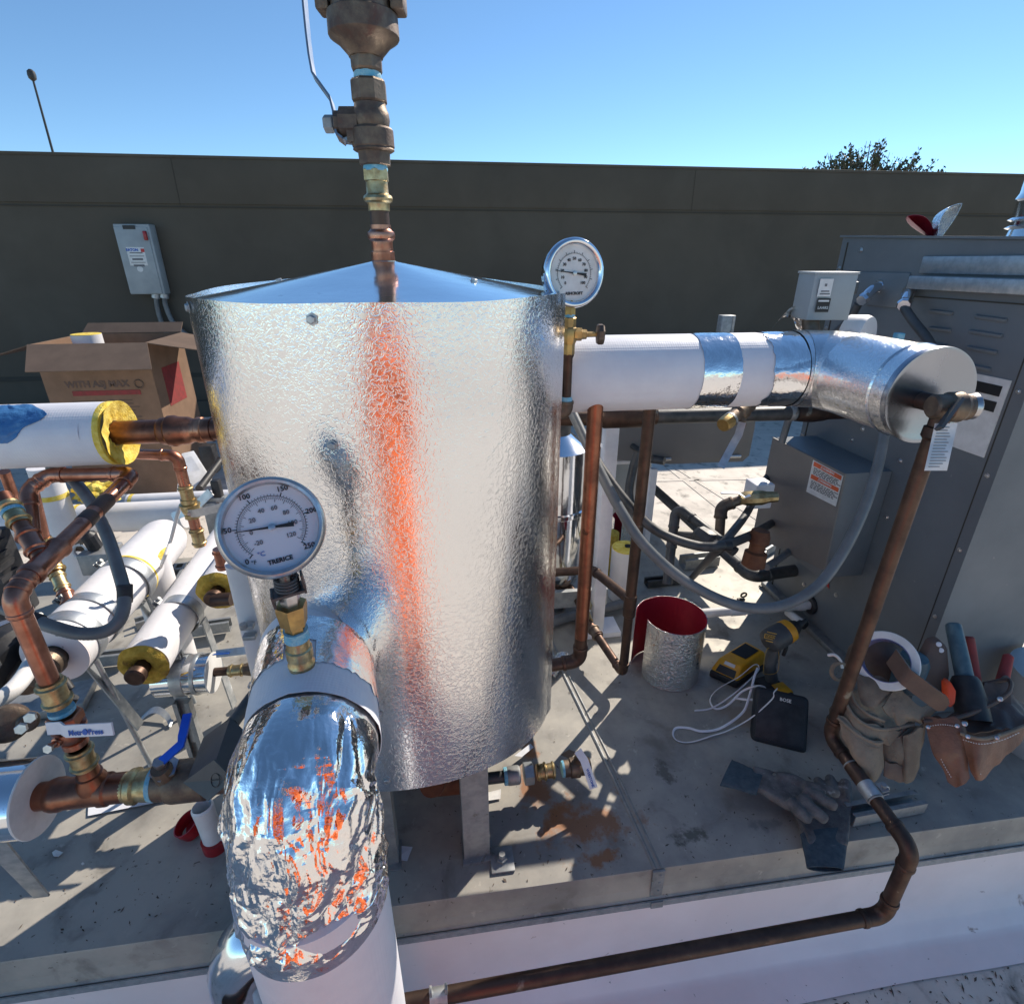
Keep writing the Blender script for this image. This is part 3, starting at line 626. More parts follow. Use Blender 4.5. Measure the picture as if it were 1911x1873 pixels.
def dialmarks(root, c, n, up, rt, R, outer, inner=None, needle=None, name=None, logo=None, sz=.085):
    m = MB(); P_ = lambda a, r, z=.0016: c+(up*math.cos(a)+rt*math.sin(a))*r+n*z
    def tick(a, r0, r1, w): d = (P_(a, 1)-P_(a, 0)).normalized(); s = n.cross(d); m.add([P_(a, r0)-s*w, P_(a, r0)+s*w, P_(a, r1)+s*w, P_(a, r1)-s*w], [(0, 1, 2, 3)])
    A0, A1 = math.radians(-133), math.radians(133); lab, nt, maj, r0, r1 = outer
    for i in range(nt+1): a = A0+(A1-A0)*i/nt; tick(a, R*r0, R*(r1 if i % maj else r1+.04), R*(.004 if i % maj else .009))
    for k in range(120): a = A0+(A1-A0)*k/119; tick(a, R*(r0-.006), R*(r0+.004), R*.02)
    if inner:
        lab2, nt2, maj2, q0, q1, b0, b1 = inner
        for i in range(nt2+1): a = math.radians(b0)+math.radians(b1-b0)*i/nt2; tick(a, R*(q0 if i % maj2 else q0-.05), R*q1, R*.0045)
    m.build("scale", "ink_black", root, fix=False, sharp=None)
    for i, s in enumerate(lab):
        a = A0+(A1-A0)*i/(len(lab)-1); text(s, R*sz*1.7, P_(a, R*(r1+.12) if inner else R*(r0-.15)), rt, up, "ink_black", root, "numeral", bold=R*.002)
    if inner:
        for i, s in enumerate(lab2):
            a = math.radians(b0)+math.radians(b1-b0)*i/(len(lab2)-1); text(s, R*sz*1.45, P_(a, R*(q0-.17)), rt, up, "ink_grey", root, "numeral", bold=R*.002)
    if logo: text(logo[0], R*logo[1], c-up*R*logo[2]+n*.0017, rt, up, "ink_black", root, "lettering", bold=R*.004)
    a = math.radians(needle); d = up*math.cos(a)+rt*math.sin(a); s = n.cross(d)
    z = n*.004; MB().prism([c+z-d*R*.4-s*R*.045, c+z-d*R*.4+s*R*.045, c+z-d*R*.1+s*R*.025, c+z+d*R*.66+s*R*.006, c+z+d*R*.66-s*R*.006, c+z-d*R*.1-s*R*.025], n*.0008).build("needle", "ink_black", root, sharp=None)
    MB().lathe(c, n, [(.001, R*.065), (.0055, R*.065), (.006, R*.03)], 16).build("hub", "steel", root)
dialmarks(dfa, dc, tn, tup, tr_, R_, (["0", "50", "100", "150", "200", "250"], 50, 10, .62, .66), (["-20", "0", "20", "40", "60", "80", "100", "120"], 70, 5, .55, .6, -128, 128), -84, logo=("TRERICE", .12, .66))
text("°C", R_*.13, dc-tup*R_*.46-tr_*R_*.3+tn*.0017, tr_, tup, "ink_blue", dfa); text("°F", R_*.11, dc-tup*R_*.58-tr_*R_*.46+tn*.0017, tr_, tup, "ink_black", dfa)
sb = V((-.23, .675, EZ+ER-.004)); st = dc+tn*-.02-tup*(R_*.9); sd = (st-sb).normalized(); H = (st-sb).length
def tpt(f): return sb+sd*(H*f)
MB().lathe(tpt(-.03), sd, [(0, .024), (.004, .025), (.008, .019)], 24).build("gasket", "black_rubber", th_)
MB().lathe(tpt(0), sd, [(0, .0185), (.012, .0195), (.016, .017), (.022, .0165), (.024, .019), (.04, .019), (.042, .0165), (.056, .0165), (.058, .018)], 24).build("coupling", "brass_pale", th_)
MB().lathe(tpt(0)+sd*.058, sd, [(0, .018), (.004, .0175), (.012, .0165), (.016, .0175)], 24).build("thread_tape", "sealant_blue", th_)
MB().lathe(tpt(0)+sd*.074, sd, [(0, .0145), (.01, .0145), (.011, .019), (.038, .022), (.045, .0215), (.046, .014)], 6).build("hex_nut", "brass", th_, sharp=20)
MB().lathe(tpt(0)+sd*.118, sd, [(0, .0125), (.016, .014), (.02, .013)], 6).build("thermowell_cap", "steel", th_, sharp=20)
c2 = tpt(0)+sd*.142; MB().box(c2, (.044, .028, .004), ex=tr_, ez=sd).box(c2+tr_*.021+sd*.01, (.003, .024, .03), ex=tr_, ez=sd).box(c2-tr_*.021+sd*.004-sd*.01, (.003, .024, .02), ex=tr_, ez=sd).build("bracket", "black_iron", th_)
m = MB(); 
for k in range(4): m.torus(c2+sd*(.006+k*.005), sd, .015, .002, 24, 6)
m.build("spring", "black_iron", th_); MB().cyl(c2-sd*.01, st+tup*.014, .009).build("stem", "steel", th_)
# ------------------------------------------------------------------ pressure gauge at the right shoulder
gc = D(1071, 510, 1.045); gn = ((EYE-gc).normalized()+RT*.5+UP*.05).normalized(); gup = (UP-gn*gn.z).normalized(); gr = gup.cross(gn)
gv = thing("pressure_gauge", (gc.x, gc.y, .6), "liquid filled pressure gauge on a brass needle valve beside the upper right of the tank", "gauge")
GR = .064
MB().lathe(gc, gn, [(-.034, .001), (-.034, GR*.8), (-.03, GR*.88), (-.008, GR*.9), (-.004, GR), (.004, GR*1.0), (.009, GR*.96), (.01, GR*.9), (.007, GR*.82), (0, GR*.8)], 64, cap=False).build("case", "chrome", gv, sharp=50)
MB().lathe(gc, gn, [(.0005, GR*.82), (.001, .0001)], 64).build("dial_face", "label_white", gv); dfb = list(COL.objects)[-1]
dialmarks(dfb, gc, gn, gup, gr, GR, (["0", "10", "20", "30", "40", "50", "60", "70", "80", "90", "100"], 50, 5, .56, .6), None, -83, logo=("ASHCROFT", .12, .58), sz=.07)
gx = V((gc.x-.004, gc.y+.004, 0))
def gz(py): return AX(py, gx.x, gx.y)
kk = depth(V((gx.x, gx.y, gz(620))))/1000
def gseg(name, mat, prof, n=24, sharp=30): return MB().lathe((gx.x, gx.y, 0), (0, 0, 1), [(gz(r), wd*.5*kk) for r, wd in prof], n).build(name, mat, gv, sharp=sharp)
gseg("hex_nut", "brass", [(588, 18), (587, 21), (574, 21), (560, 18)], 6, 20)
gseg("thread_tape", "sealant_blue", [(592, 19), (590, 20), (586, 19)])
gseg("valve_body", "brass", [(662, 22), (660, 24), (642, 24), (636, 29), (630, 31), (618, 31), (612, 28), (610, 25), (593, 25), (592, 22)], 8, 20)
vc = V((gx.x, gx.y, gz(624))); MB().lathe(vc, RT, [(.01, .013), (.026, .013), (.027, .01), (.036, .0095), (.037, .006), (.062, .005)], 6).build("bonnet", "brass", gv, sharp=20)
MB().lathe(vc+RT*.056, RT, [(0, .006), (.001, .019), (.004, .021), (.012, .021), (.015, .019), (.016, .006)], 8).build("knob", "bronze", gv, sharp=30)
gseg("nipple", "copper_aged", [(752, 20), (750, 22), (745, 18), (668, 18), (664, 22), (660, 22)])
gseg("thread_tape", "sealant_blue", [(756, 24), (752, 25), (744, 23), (740, 19)])
gz2 = gz(770); pipe_run(gv, [V((gx.x, gx.y, gz(752))), V((gx.x, gx.y, gz2)), V((gx.x-.07, gx.y+.01, gz2))], .0125, "bronze", R=.018, col=1.2, tube="nipple")
# ================================================================== LEFT SIDE
# --- safety switch on the wall
s0, s1, s2, s3 = [Y(a, b, WY-.14) for a, b in ((214, 418), (283, 418), (306, 549), (247, 549))]
sw_c = (s0+s2)/2; ww = (s1-s0).x*.98; hh = s0.z-s2.z
sw = thing("safety_switch", (sw_c.x, WY, sw_c.z-hh/2), "grey electrical disconnect box with a small red handle mounted on the wall", "switch box")
MB().box(V((sw_c.x, WY-.08, sw_c.z)), (ww, .14, hh), bev=.008).build("enclosure", "grey_enclosure", sw)
MB().box(V((sw_c.x-.01, WY-.155, sw_c.z-.01)), (ww-.03, .012, hh-.04), bev=.004).build("cover", "grey_enclosure", sw)
fy = WY-.162
MB().box(V((sw_c.x+ww*.36, fy-.012, sw_c.z+hh*.34)), (ww*.1, .03, hh*.13), bev=.008).build("handle", "red_plastic", sw)
MB().box(V((sw_c.x-.02, fy, sw_c.z+hh*.455)), (ww*.34, .003, hh*.055)).build("nameplate", "ink_black", sw)
MB().box(V((sw_c.x-.01, fy, sw_c.z+hh*.05)), (ww*.5, .003, hh*.26), bev=.0012).build("label", "label_white", sw)
text("EATON", .036, V((sw_c.x-ww*.12, fy-.002, sw_c.z+hh*.14)), (1, 0, 0), UP, "ink_blue", sw, bold=.002)
m = MB()
for k, (wq, hq) in enumerate(((.36, .006), (.4, .004), (.3, .012), (.4, .004), (.3, .012))): m.box(V((sw_c.x-.01, fy-.002, sw_c.z+hh*(.1-.045*k))), (ww*wq, .002, hq*1.6))
m.build("print", "ink_grey", sw, sharp=None)
MB().box(V((sw_c.x+ww*.17, fy-.002, sw_c.z+hh*.135)), (.035, .002, .035)).build("emblem", "ink_red", sw)
MB().lathe(V((sw_c.x-.01, fy+.001, sw_c.z-hh*.13)), (0, -1, 0), [(0, .03), (.004, .03)], 20).build("sticker", "label_white", sw)
for k, (a, b, e) in enumerate(((291, 552, [(294, 575), (301, 600), (318, 640), (322, 690), (321, 742)]), (307, 552, [(309, 570), (322, 600), (345, 622), (372, 640), (400, 655)]))):
    cd = thing("wall_conduit", Y(*e[-1], WY-.05), ("grey conduit dropping straight from the wall switch box down behind the carton", "grey conduit sweeping right from the wall switch box behind the tank")[k], "conduit", "conduits below the wall switch box")
    MB().cyl(Y(a, b-4, WY-.08), Y(a, b+4, WY-.08), .045, n=16).build("connector", "galvanised", cd)
    MB().path(smooth([Y(a, b, WY-.08)]+[Y(*q, WY-.06) for q in e], 6), .026, 12).build("tube", "flex_grey", cd)
    if k == 0: MB().cyl(Y(321, 740, WY-.06), Y(322, 752, WY-.06), .04, n=16).build("connector", "steel", cd)
# --- carton
by = 4.35
b0 = Y(300, 888, by); bx1 = Y(334, 888, by).x; bx0 = Y(140, 888, by).x; bz0 = RZ+.004; bz1 = Y(240, 640, by).z-.0
bd = .62; cx_ = (bx0+bx1)/2; bw = bx1-bx0
bxo = thing("carton", (cx_, by+bd/2, RZ), "tall open brown carton with red printed bar standing behind the copper pipes", "box")
m = MB(); t = .008; hz = bz1-bz0; zc = (bz0+bz1)/2
m.box(V((cx_, by+t/2, zc)), (bw, t, hz)); m.box(V((cx_, by+bd-t/2, zc)), (bw, t, hz))
for s in (-1, 1): m.box(V((cx_+s*(bw/2-t/2), by+bd/2, zc)), (t, bd-2*t-.002, hz-.002))
m.box(V((cx_, by+bd/2, bz0+.01)), (bw-.02, bd-.02, .01)); m.build("carton_body", "cardboard", bxo, sharp=None)
def flap(a, b, d, skew, name="flap"):
    a, b, d = V(a), V(b), V(d); e = (b-a).normalized()*skew; n = (b-a).cross(d).normalized()*.006
    MB().prism([a, b, b+d-e, a+d+e], n).build(name, "cardboard_inner", bxo, sharp=None)
fz = bz1+.002
flap((bx0-.02, by-.004, fz), (bx1+.02, by-.004, fz), Y(150, 683, by-.30)-Y(148, 633, by-.0)+V((.0, 0, -.0)), .0)
flap((bx0+.0, by+bd, fz), (bx1, by+bd, fz), (0, .10, .07), .01)
flap((bx1+.004, by, fz), (bx1+.004, by+bd, fz), (.40, -.03, -.07), .04)
flap((bx0-.004, by+bd, fz), (bx0-.004, by, fz), (-.36, .02, -.1), .04)
fy = by-.002; bc = cx_
MB().box(V((bc+.03, fy, bz1-.36)), (bw*.62, .003, .036)).build("printed_bar", "box_red", bxo, sharp=None)
text("WITH ASJ MAX", .065, V((bc-.02, fy-.0005, bz1-.295)), (1, 0, 0), UP, "leather_dark", bxo, bold=.003)
m = MB(); m.torus(V((bc+.27, fy-.001, bz1-.30)), (0, 1, 0), .03, .006, 20, 4)
for r in range(14):
    for c_ in (0, 1):
        x = bc-bw*.3+c_*bw*.34; L_ = bw*.28*random.uniform(.6, 1); m.box(V((x+L_/2, fy-.0005, bz1-.42-r*.026)), (L_, .002, .006))
m.build("print", "cardboard_inner", bxo, sharp=None)
MB().box(V((bx1+.001, by+.3, zc+.25)), (.003, .3, .3)).build("side_print", "box_red", bxo, sharp=None)
insp = thing("insulation_roll", (bx0+.26, by+.3, bz1-.6), "white edged pipe insulation piece sticking up out of the carton", "insulation")
insul(insp, V((bx0+.2, by+.32, bz1-.6)), V((bx0+.2, by+.32, bz1+.03)), .1, "white_jacket_plain", "fibreglass")
# --- large insulated pipe, upper left
g = Y(214, 808, 1.2); LP = thing("insulated_pipe", (g.x-.4, g.y, 0), "large white jacketed pipe at upper left with torn blue patch and yellow insulation end", "pipe")
lr = .0665; g0 = g+V((-.9, 0, 0)); insul(LP, g0, g, lr, "white_jacket", None)
def endf(u, v):
    th = 2*pi*v; r = lr*(.40+.62*u)*(1+.02*noise.noise(V((th*4, 0, 0)))); return g+V((.004+.004*noise.noise(V((th*3, u*3, 2)))+.012*u, math.cos(th)*r, math.sin(th)*r))
MB().grid(endf, 6, 60, False, True).build("insulation", "fibreglass", LP, fix=False)
MB().lathe(g-V((.02, 0, 0)), (1, 0, 0), [(.014, lr*1.0), (.018, lr*1.012), (.026, lr*1.01), (.027, lr*.9)], 48, cap=False).build("insulation_edge", "fibreglass", LP)
def patch(u, v):
    a = math.radians(5+80*v); x = Y(0, 790, 1.13).x-.05+.12*u*(1-.5*abs(v-.6)*2)+.01*noise.noise(V((u*5, v*5, 0))); r = lr+.002+.0025*noise.noise(V((u*8, v*8, 4)))
    return V((x, g.y-math.cos(a)*r, g.z+math.sin(a)*r))
solid(patch, 20, 24, .0008, "blue_patch", "blue_tape", LP, sharp=70)
cs = thing("copper_stub", g, "thick copper pipe with a reducing coupling running from the yellow insulation end to the tank", "pipe")
e_ = Y(398, 806, 1.2); cr = .0255
MB().cyl(g-V((.01, 0, 0)), V((e_.x, g.y, g.z)), cr, n=32).build("tube", "copper", cs)
x1 = Y(318, 806, 1.2).x; MB().lathe(V((x1, g.y, g.z)), (1, 0, 0), [(-.02, cr), (-.015, cr*1.15), (-.004, cr*1.17), (0, cr*1.3), (.012, cr*1.32), (.018, cr*1.2), (.04, cr*1.15), (.05, cr*.95), (.055, cr*.95), (.058, cr*1.1), (.068, cr*1.1), (.072, cr*.9), (.14, cr*.88)], 32).build("reducer", "copper", cs)
# --- copper loops
def Dl(L): return [D(*q) for q in L]
cp = thing("copper_piping", D(330, 850, 1.3), "thin copper pipe with one elbow dropping to a valve, under the large upper left pipe", "pipe")
pp = [Y(215, 846, 1.3), Y(322, 850, 1.3)]; q2 = V((pp[1].x+.01, pp[1].y, AX(995, pp[1].x, pp[1].y))); pipe_run(cp, [pp[0], pp[1]+V((.01, 0, 0)), q2], .0125, "copper_bright", R=.022)
def on(a, py): return V((a.x, a.y, AX(py, a.x, a.y)))
for py, L_, mt in ((905, .05, "brass_pale"), (985, .05, "brass_pale")): press(cp, on(q2, py), (0, 0, -1), .013, L_, mt)
vs = valve_body(cp, on(q2, 948), (0, 0, 1), .015, "brass_pale", (.3, -.9, 0)); lever(cp, [vs, vs+V((.02, -.012, .005)), vs+V((.13, -.02, .03))], .02, .003, "steel", (0, -1, 0), "handle")
o2 = V((.034, .02, -.05)); press(cp, on(q2, 1000)+o2, (0, 0, -1), .014, .06, "copper_bright")
# probe cable by the valve
cb = thing("sensor_cable", Z(292, 1075, 0), "thin pale sensor cable arching down from the copper valve to the platform", "cable")
MB().path(smooth([D(338, 942, 1.42), D(330, 965, 1.42), D(318, 1010, 1.45), D(303, 1050, 1.48), Z(292, 1080, .005)], 8), .0045, 8).build("cable", "white_pvc", cb)
# foreground copper assembly
c1 = thing("copper_piping", D(60, 1300, 1.0), "bright copper pipe run with large elbows crossing at left and dropping to a lever valve", "pipe")
P1 = D(92, 888, 1.15); P2 = D(249, 884, 1.15); P3 = D(22, 1108, .82); P4 = V((P3.x, P3.y, AX(1300, P3.x, P3.y)))
pipe_run(c1, [D(60, 990, 1.11), D(52, 915, 1.13), P1+V((0, 0, .002)), P2, D(46, 1084, .845), P3+V((0, 0, -.006)), P4], .0145, "copper_bright", R=.03, n=22)
for (a, b, wdt) in ((175, 955, .045), (147, 985, .028)): tie(c1, P2.lerp(D(46, 1084, .845), (249-a)/203), D(46, 1084, .845)-P2, .0148, "leather_dark", "paint_band", wdt)
tj = P2.lerp(D(46, 1084, .845), .86); MB().lathe(tj, (P2-tj), [(-.04, .017), (-.035, .0195), (-.028, .0195), (-.022, .017), (.03, .017), (.036, .0195), (.042, .0195), (.046, .015)], 24).build("tee", "copper_bright", c1)
# riser rising from that tee to upper left
up0 = tj; up1 = D(5, 925, .93); MB().cyl(up0, up1, .013, n=20).build("tube", "copper", c1); press(c1, up0.lerp(up1, .12), up1-up0, .0135, .05, "copper_bright"); press(c1, up0.lerp(up1, .55), up1-up0, .0135, .05, "brass_pale")
MB().cyl(up0.lerp(up1, .72), up0.lerp(up1, .76), .0165).build("thread_tape", "sealant_blue", c1)
T_ = lambda py: V((P3.x, P3.y, AX(py, P3.x, P3.y)))
press(c1, T_(1270), (0, 0, -1), .0165, .05, "brass_pale")
MB().lathe(T_(1322), (0, 0, -1), [(0, .019), (.006, .0195), (.008, .018)], 24).build("thread_tape", "sealant_blue", c1)
hexnut(c1, T_(1332), (0, 0, -1), .026, .02, "copper_bright", "valve_end")
vp = valve_body(c1, T_(1365), (0, 0, 1), .0165, "copper_bright", (-.25, -.95, .15))
h0 = D(88, 1359, depth(vp)); h1 = D(216, 1352, depth(vp)-.02); lev = (h1-h0).normalized()
lever(c1, [h0, h0.lerp(h1, .2), h0.lerp(h1, .32)+V((0, -.008, .0)), h1+V((0, -.008, 0))], .021, .003, "white_plastic", (0, -1, .35), "handle")
hn = V((0, -1, .35)).normalized(); hc = h0.lerp(h1, .62)+V((0, -.0105, .0)); text("Metr\u25cfPress", .013, hc-UP*.002+hn*.001, lev, hn.cross(lev), "ink_blue", c1, bold=.0002)
hexnut(c1, vp+hn*.002, hn, .008, .006, "steel")
press(c1, T_(1395), (0, 0, -1), .0165, .045, "brass_pale"); MB().cyl(T_(1395), T_(1455), .0145, n=20).build("tube", "copper", c1)
TZ = AX(1474, P3.x, P3.y); TE = V((P3.x, P3.y, TZ)); tr2 = .0265
press(c1, T_(1440), (0, 0, -1), .0155, .03, "copper"); MB().lathe(TE+V((0, 0, .062)), (0, 0, -1), [(0, .0165), (.02, .018), (.034, .024), (.05, .026)], 24).build("tee_branch", "copper", c1)
hl = Y(60, 1490, TE.y).x; hr = Y(232, 1474, TE.y).x
MB().lathe(V((hl, TE.y, TZ)), (1, 0, 0), [(0, .024), (.03, .024), (.032, .027), (.04, .0295), (.052, .0295), (.056, .027), (hr-hl-.04, .027), (hr-hl-.036, .0295), (hr-hl-.024, .0295), (hr-hl-.02, .0265), (hr-hl+.01, .0265)], 32).build("tee", "copper", c1)
# actuated valve on the header
av = thing("actuated_valve", V((hr+.1, TE.y, .0)), "bronze motor valve with slate grey box head between copper tee and foil elbow", "valve")
MB().lathe(V((hr, TE.y, TZ)), (1, 0, 0), [(0, .026), (.01, .027), (.014, .031), (.024, .032), (.028, .027), (.04, .029), (.05, .03)], 28).build("adapter", "brass_pale", av)
MB().lathe(V((hr+.05, TE.y, TZ)), (1, 0, 0), [(0, .03), (.008, .031), (.01, .029)], 28).build("thread_tape", "sealant_blue", av)
MB().lathe(V((hr+.058, TE.y, TZ)), (1, 0, 0), [(0, .03), (.002, .0315), (.022, .0315), (.024, .036), (.034, .038), (.09, .038), (.1, .03), (.13, .029)], 28).lathe(V((hr+.085, TE.y, TZ)), (0, -.3, 1), [(.02, .02), (.045, .018), (.06, .016)], 12).build("valve_body", "bronze", av, sharp=25)
hb = V((hr+.085, TE.y-.012, TZ+.06)); MB().lathe(hb, (0, -.3, 1), [(-.02, .024), (-.014, .025), (-.012, .012), (.012, .011)], 6).build("packing_nut", "steel", av, sharp=20)
hq = hb+V((.0, -.004, .006)); lever(av, [hq, D(338, 1388, depth(hq)+.01), D(341, 1372, depth(hq)+.02), D(350, 1332, depth(hq)+.05)], .015, .005, "blue_vinyl", (0, -.6, 1), "handle")
ac = D(404, 1412, .93); ex_ = (D(362, 1462, .93)-D(412, 1352, .96)).normalized()
f1, f2, f3, f4, f5, f6, f7 = D(411, 1340, .97), D(343, 1455, .93), D(392, 1490, .90), D(436, 1440, .89), D(459, 1365, .93), D(383, 1381, .985), D(430, 1333, 1.0)
axu = (f1-f2); axv = (f4-f2); axu = (D(405, 1350, .95)-D(348, 1458, .91)); n_ = axu.cross(D(430, 1445, .885)-D(348, 1458, .91)).normalized()
aa = D(348, 1458, .92); bb = D(403, 1418, .90); cc2 = D(437, 1452, .885); dd2 = D(393, 1490, .89)
back = D(430, 1338, .99)-bb
MB().prism([aa, bb, cc2, dd2], back*1.0).build("actuator_box", "slate_plastic", av, sharp=10)
fcn = (bb-aa).cross(dd2-aa).normalized(); fcn = fcn if fcn.dot(EYE-aa) > 0 else -fcn
ctr = (aa+bb+cc2+dd2)/4; MB().prism([q+(q-ctr)*.05+fcn*.0005 for q in (aa, bb, cc2, dd2)], fcn*.004).build("actuator_cover", "slate_plastic", av, sharp=10)
cs_ = (cc2-ctr)*.28+ctr; mm = MB().torus(cs_+fcn*.0045, fcn, .0105, .0006, 28, 6); e = (cc2-aa).normalized(); mm.box(cs_+fcn*.0046, (.021, .0008, .0008), ex=e, ez=fcn); mm.build("dial_mark", "ink_black", av)
cdt = thing("flexible_conduit", D(440, 1350, 1.05), "short black cable tail going up from the slate actuator box behind the white pipe", "conduit")
MB().path(smooth([D(432, 1352, .99), D(452, 1325, 1.03), D(478, 1290, 1.07), D(500, 1265, 1.1)], 6), .012, 12).build("cable", "dark_grey_plastic", cdt)
# header end with metal jacket at lower left
he = thing("metal_jacketed_header", V((hl-.1, TE.y, 0)), "silver clad pipe end with a white disc cap and galvanised hanger at lower left edge", "pipe")
hrr = .067; ec = Y(72, 1487, TE.y); eZ = TZ
MB().cyl(V((ec.x-.5, TE.y, eZ)), V((ec.x, TE.y, eZ)), hrr, n=56).build("cladding", "smooth_aluminium", he)
MB().lathe(V((ec.x, TE.y, eZ)), (1, 0, 0), [(-.002, hrr*1.02), (.0, hrr*1.03), (.002, hrr*1.02), (.0025, .03), (.0024, .0001)], 56).build("end_cap", "label_white", he)
strap(he, V((ec.x-.1, TE.y, eZ)), (1, 0, 0), hrr, .045, "galvanised", "hanger_band", ears=(0, .2, 1))
MB().prism([V((ec.x-.13, TE.y-.01, eZ-.05)), V((ec.x-.085, TE.y-.01, eZ-.05)), V((ec.x-.13, TE.y+.06, .06)), V((ec.x-.16, TE.y+.06, .06))], (0, .004, 0)).build("hanger_leg", "galvanised", he)
# pipe saddle/iron fitting left of the valve
sf = thing("bronze_flange", D(20, 1345, 1.03), "brown bronze flange ears with two bright bolt heads at the far left edge", "flange")
fl = D(14, 1352, 1.03); MB().lathe(fl, (.5, -.8, .3), [(-.02, .034), (0, .035), (.004, .03), (.006, .022)], 28).lathe(fl+V((.035, 0, .0)), (.5, -.8, .3), [(-.016, .018), (0, .018), (.004, .014)], 20).build("flange_body", "bronze", sf, sharp=30)
for q in (D(41, 1357, 1.0), D(58, 1336, 1.0)): hexnut(sf, q, (.3, -.9, .3), .0105, .008, "steel", "bolt")
# --- diagonal insulated pipes
def ydir(p, y): return V((p.x, y, p.z))
def strutpair(root, p, r): pass
A = Z(104, 1222, .48); Ai = thing("insulated_pipe", V((A.x, A.y+.2, 0)), "fat white clamped pipe with a cut disc end inside the grey conduit loop", "pipe")
Ax = A.x; Aend = V((Ax-.012, A.y+.55, A.z)); ra = .071
MB().cyl(A, Aend, ra, n=56).build("jacket", "white_jacket_plain", Ai)
MB().lathe(Aend, (0, 1, 0), [(0, ra), (.02, ra*.97), (.04, ra*.88), (.055, ra*.7), (.066, ra*.4), (.07, .001)], 40).build("jacket_end", "white_jacket_plain", Ai)
MB().lathe(A, (0, -1, 0), [(.0, ra*1.01), (.003, ra*1.01), (.004, .03), (.0, .028)], 56).build("end_disc", "curb_white", Ai)
MB().lathe(A+V((0, .02, 0)), (0, -1, 0), [(0, .027), (.035, .027), (.04, .036), (.062, .034), (.07, .02), (.1, .02)], 28).build("pipe_stub", "bronze", Ai)
for k, dy in enumerate((.035, .115, .285)): strap(Ai, A+V((0, dy+.02, 0)), (0, 1, 0), ra, (.034, .03, .036)[k], "galvanised", "clamp", ears=(-.62, 0, .8))
MB().lathe(A+V((0, .33, 0)), (0, 1, 0), [(0, ra*1.01), (.004, ra*1.015), (.008, ra*1.01)], 56, cap=False).build("band", "fibreglass", Ai)
for dy in (.04, .3): MB().cyl(A+V((ra*.7, dy, -ra*.75)), V((A.x+.09, A.y+dy, .03)), .006).box(V((A.x+.06, A.y+dy, A.z-ra-.09)), (.004, .03, .24), ex=(1, 0, .3)).build("support_leg", "galvanised", Ai)
st1 = thing("strut_channel", V((A.x+.15, A.y+.12, 0)), "dark slotted strut channel on the platform under the clamped fat white pipe", "strut"); a, b = Z(130, 1247, .02), Z(238, 1232, .02); strut(st1, a-V((.15, 0, 0)), b, .041, .041)
# pipe B
Bn = Z(270, 1238, .40); Bi = thing("insulated_pipe", V((Bn.x, Bn.y+.3, 0)), "slim white jacketed pipe with yellow insulation at its near end, left of the thermometer", "pipe")
rb = .056; Bf = V((Bn.x-.03, Bn.y+.72, Bn.z)); MB().cyl(Bn, Bf, rb, n=48).build("jacket", "white_jacket_plain", Bi)
def yend(c, r, root, col="fibreglass_dirty"):
    def f(u, v):
        th = 2*pi*v; rr = r*(.3+.76*u)*(1+.04*noise.noise(V((th*2, 1, c.x*9)))); return c+V((math.cos(th)*rr, -.006-.012*math.sin(u*pi)+.004*noise.noise(V((th*3, u*4, c.y))), math.sin(th)*rr))
    MB().grid(f, 8, 56, False, True).build("insulation", col, root, fix=False)
    MB().cyl(c+V((0, .03, 0)), c+V((0, -.05, 0)), r*.34, n=24).build("core_pipe", "copper_aged", root)
    MB().lathe(c+V((0, -.03, 0)), (0, -1, 0), [(0, r*.36), (.004, r*.42), (.02, r*.42), (.024, r*.34)], 24).build("coupling", "copper_aged", root)
yend(Bn, rb, Bi); strap(Bi, Bn+V((0, .2, 0)), (0, 1, 0), rb, .036, "galvanised", "clamp", ears=(-.7, 0, .7))
MB().prism([Bn+V((.05, .2, -.03)), Bn+V((.05, .23, -.03)), V((Bn.x+.07, Bn.y+.235, .04)), V((Bn.x+.07, Bn.y+.2, .04))], (.004, 0, 0)).build("clamp_leg", "galvanised", Bi)
st2 = thing("strut_channel", V((Bn.x+.15, Bn.y+.22, 0)), "dark strut channel on the platform at right of the slim white pipe", "strut"); a, b = Z(345, 1185, .02), Z(432, 1172, .02); strut(st2, a, b, .041, .041)
strap(Bi, Bf-V((0, .02, 0)), (0, 1, 0), rb, .05, "galvanised", "end_clamp", ears=(0, 0, 1))
# gas valve cluster at the end of B
gvn = thing("unit_valve", Bf, "grey valve mechanism with a small orange cap behind the dial thermometer", "valve")
c3 = D(402, 968, depth(Bf)); MB().box(c3+UP*.01, (.05, .05, .13), bev=.006).box(c3+V((-.0, 0, .08)), (.11, .03, .02), bev=.003).build("valve_bracket", "galv_dull", gvn)
MB().lathe(c3+V((.03, -.02, .0)), (1, -.2, 0), [(0, .026), (.05, .026), (.056, .02)], 20).build("cap", "orange_plastic", gvn); MB().box(c3+V((.03, 0, .12)), (.03, .03, .07), bev=.006).build("knob", "black_rubber", gvn)
lever(gvn, [c3+V((-.13, -.03, .03)), c3+V((-.05, -.03, .06)), c3+V((.02, -.03, .12))], .03, .004, "steel", (0, -1, .4), "handle")
# pipe C (yellow end beside the thermometer)
Cn = Z(409, 1100, .47); Ci = thing("insulated_pipe", V((Cn.x, Cn.y+.3, 0)), "white jacketed pipe with dark yellow insulation end tucked between thermometer and slim pipe", "pipe")
rc = .056; MB().cyl(Cn, Cn+V((-.0, .6, 0)), rc, n=48).build("jacket", "white_jacket_plain", Ci); yend(Cn, rc, Ci)
MB().cyl(Cn+V((.0, -.05, 0)), Cn+V((.05, -.052, 0)), rc*.33).build("core_pipe", "copper_aged", Ci)
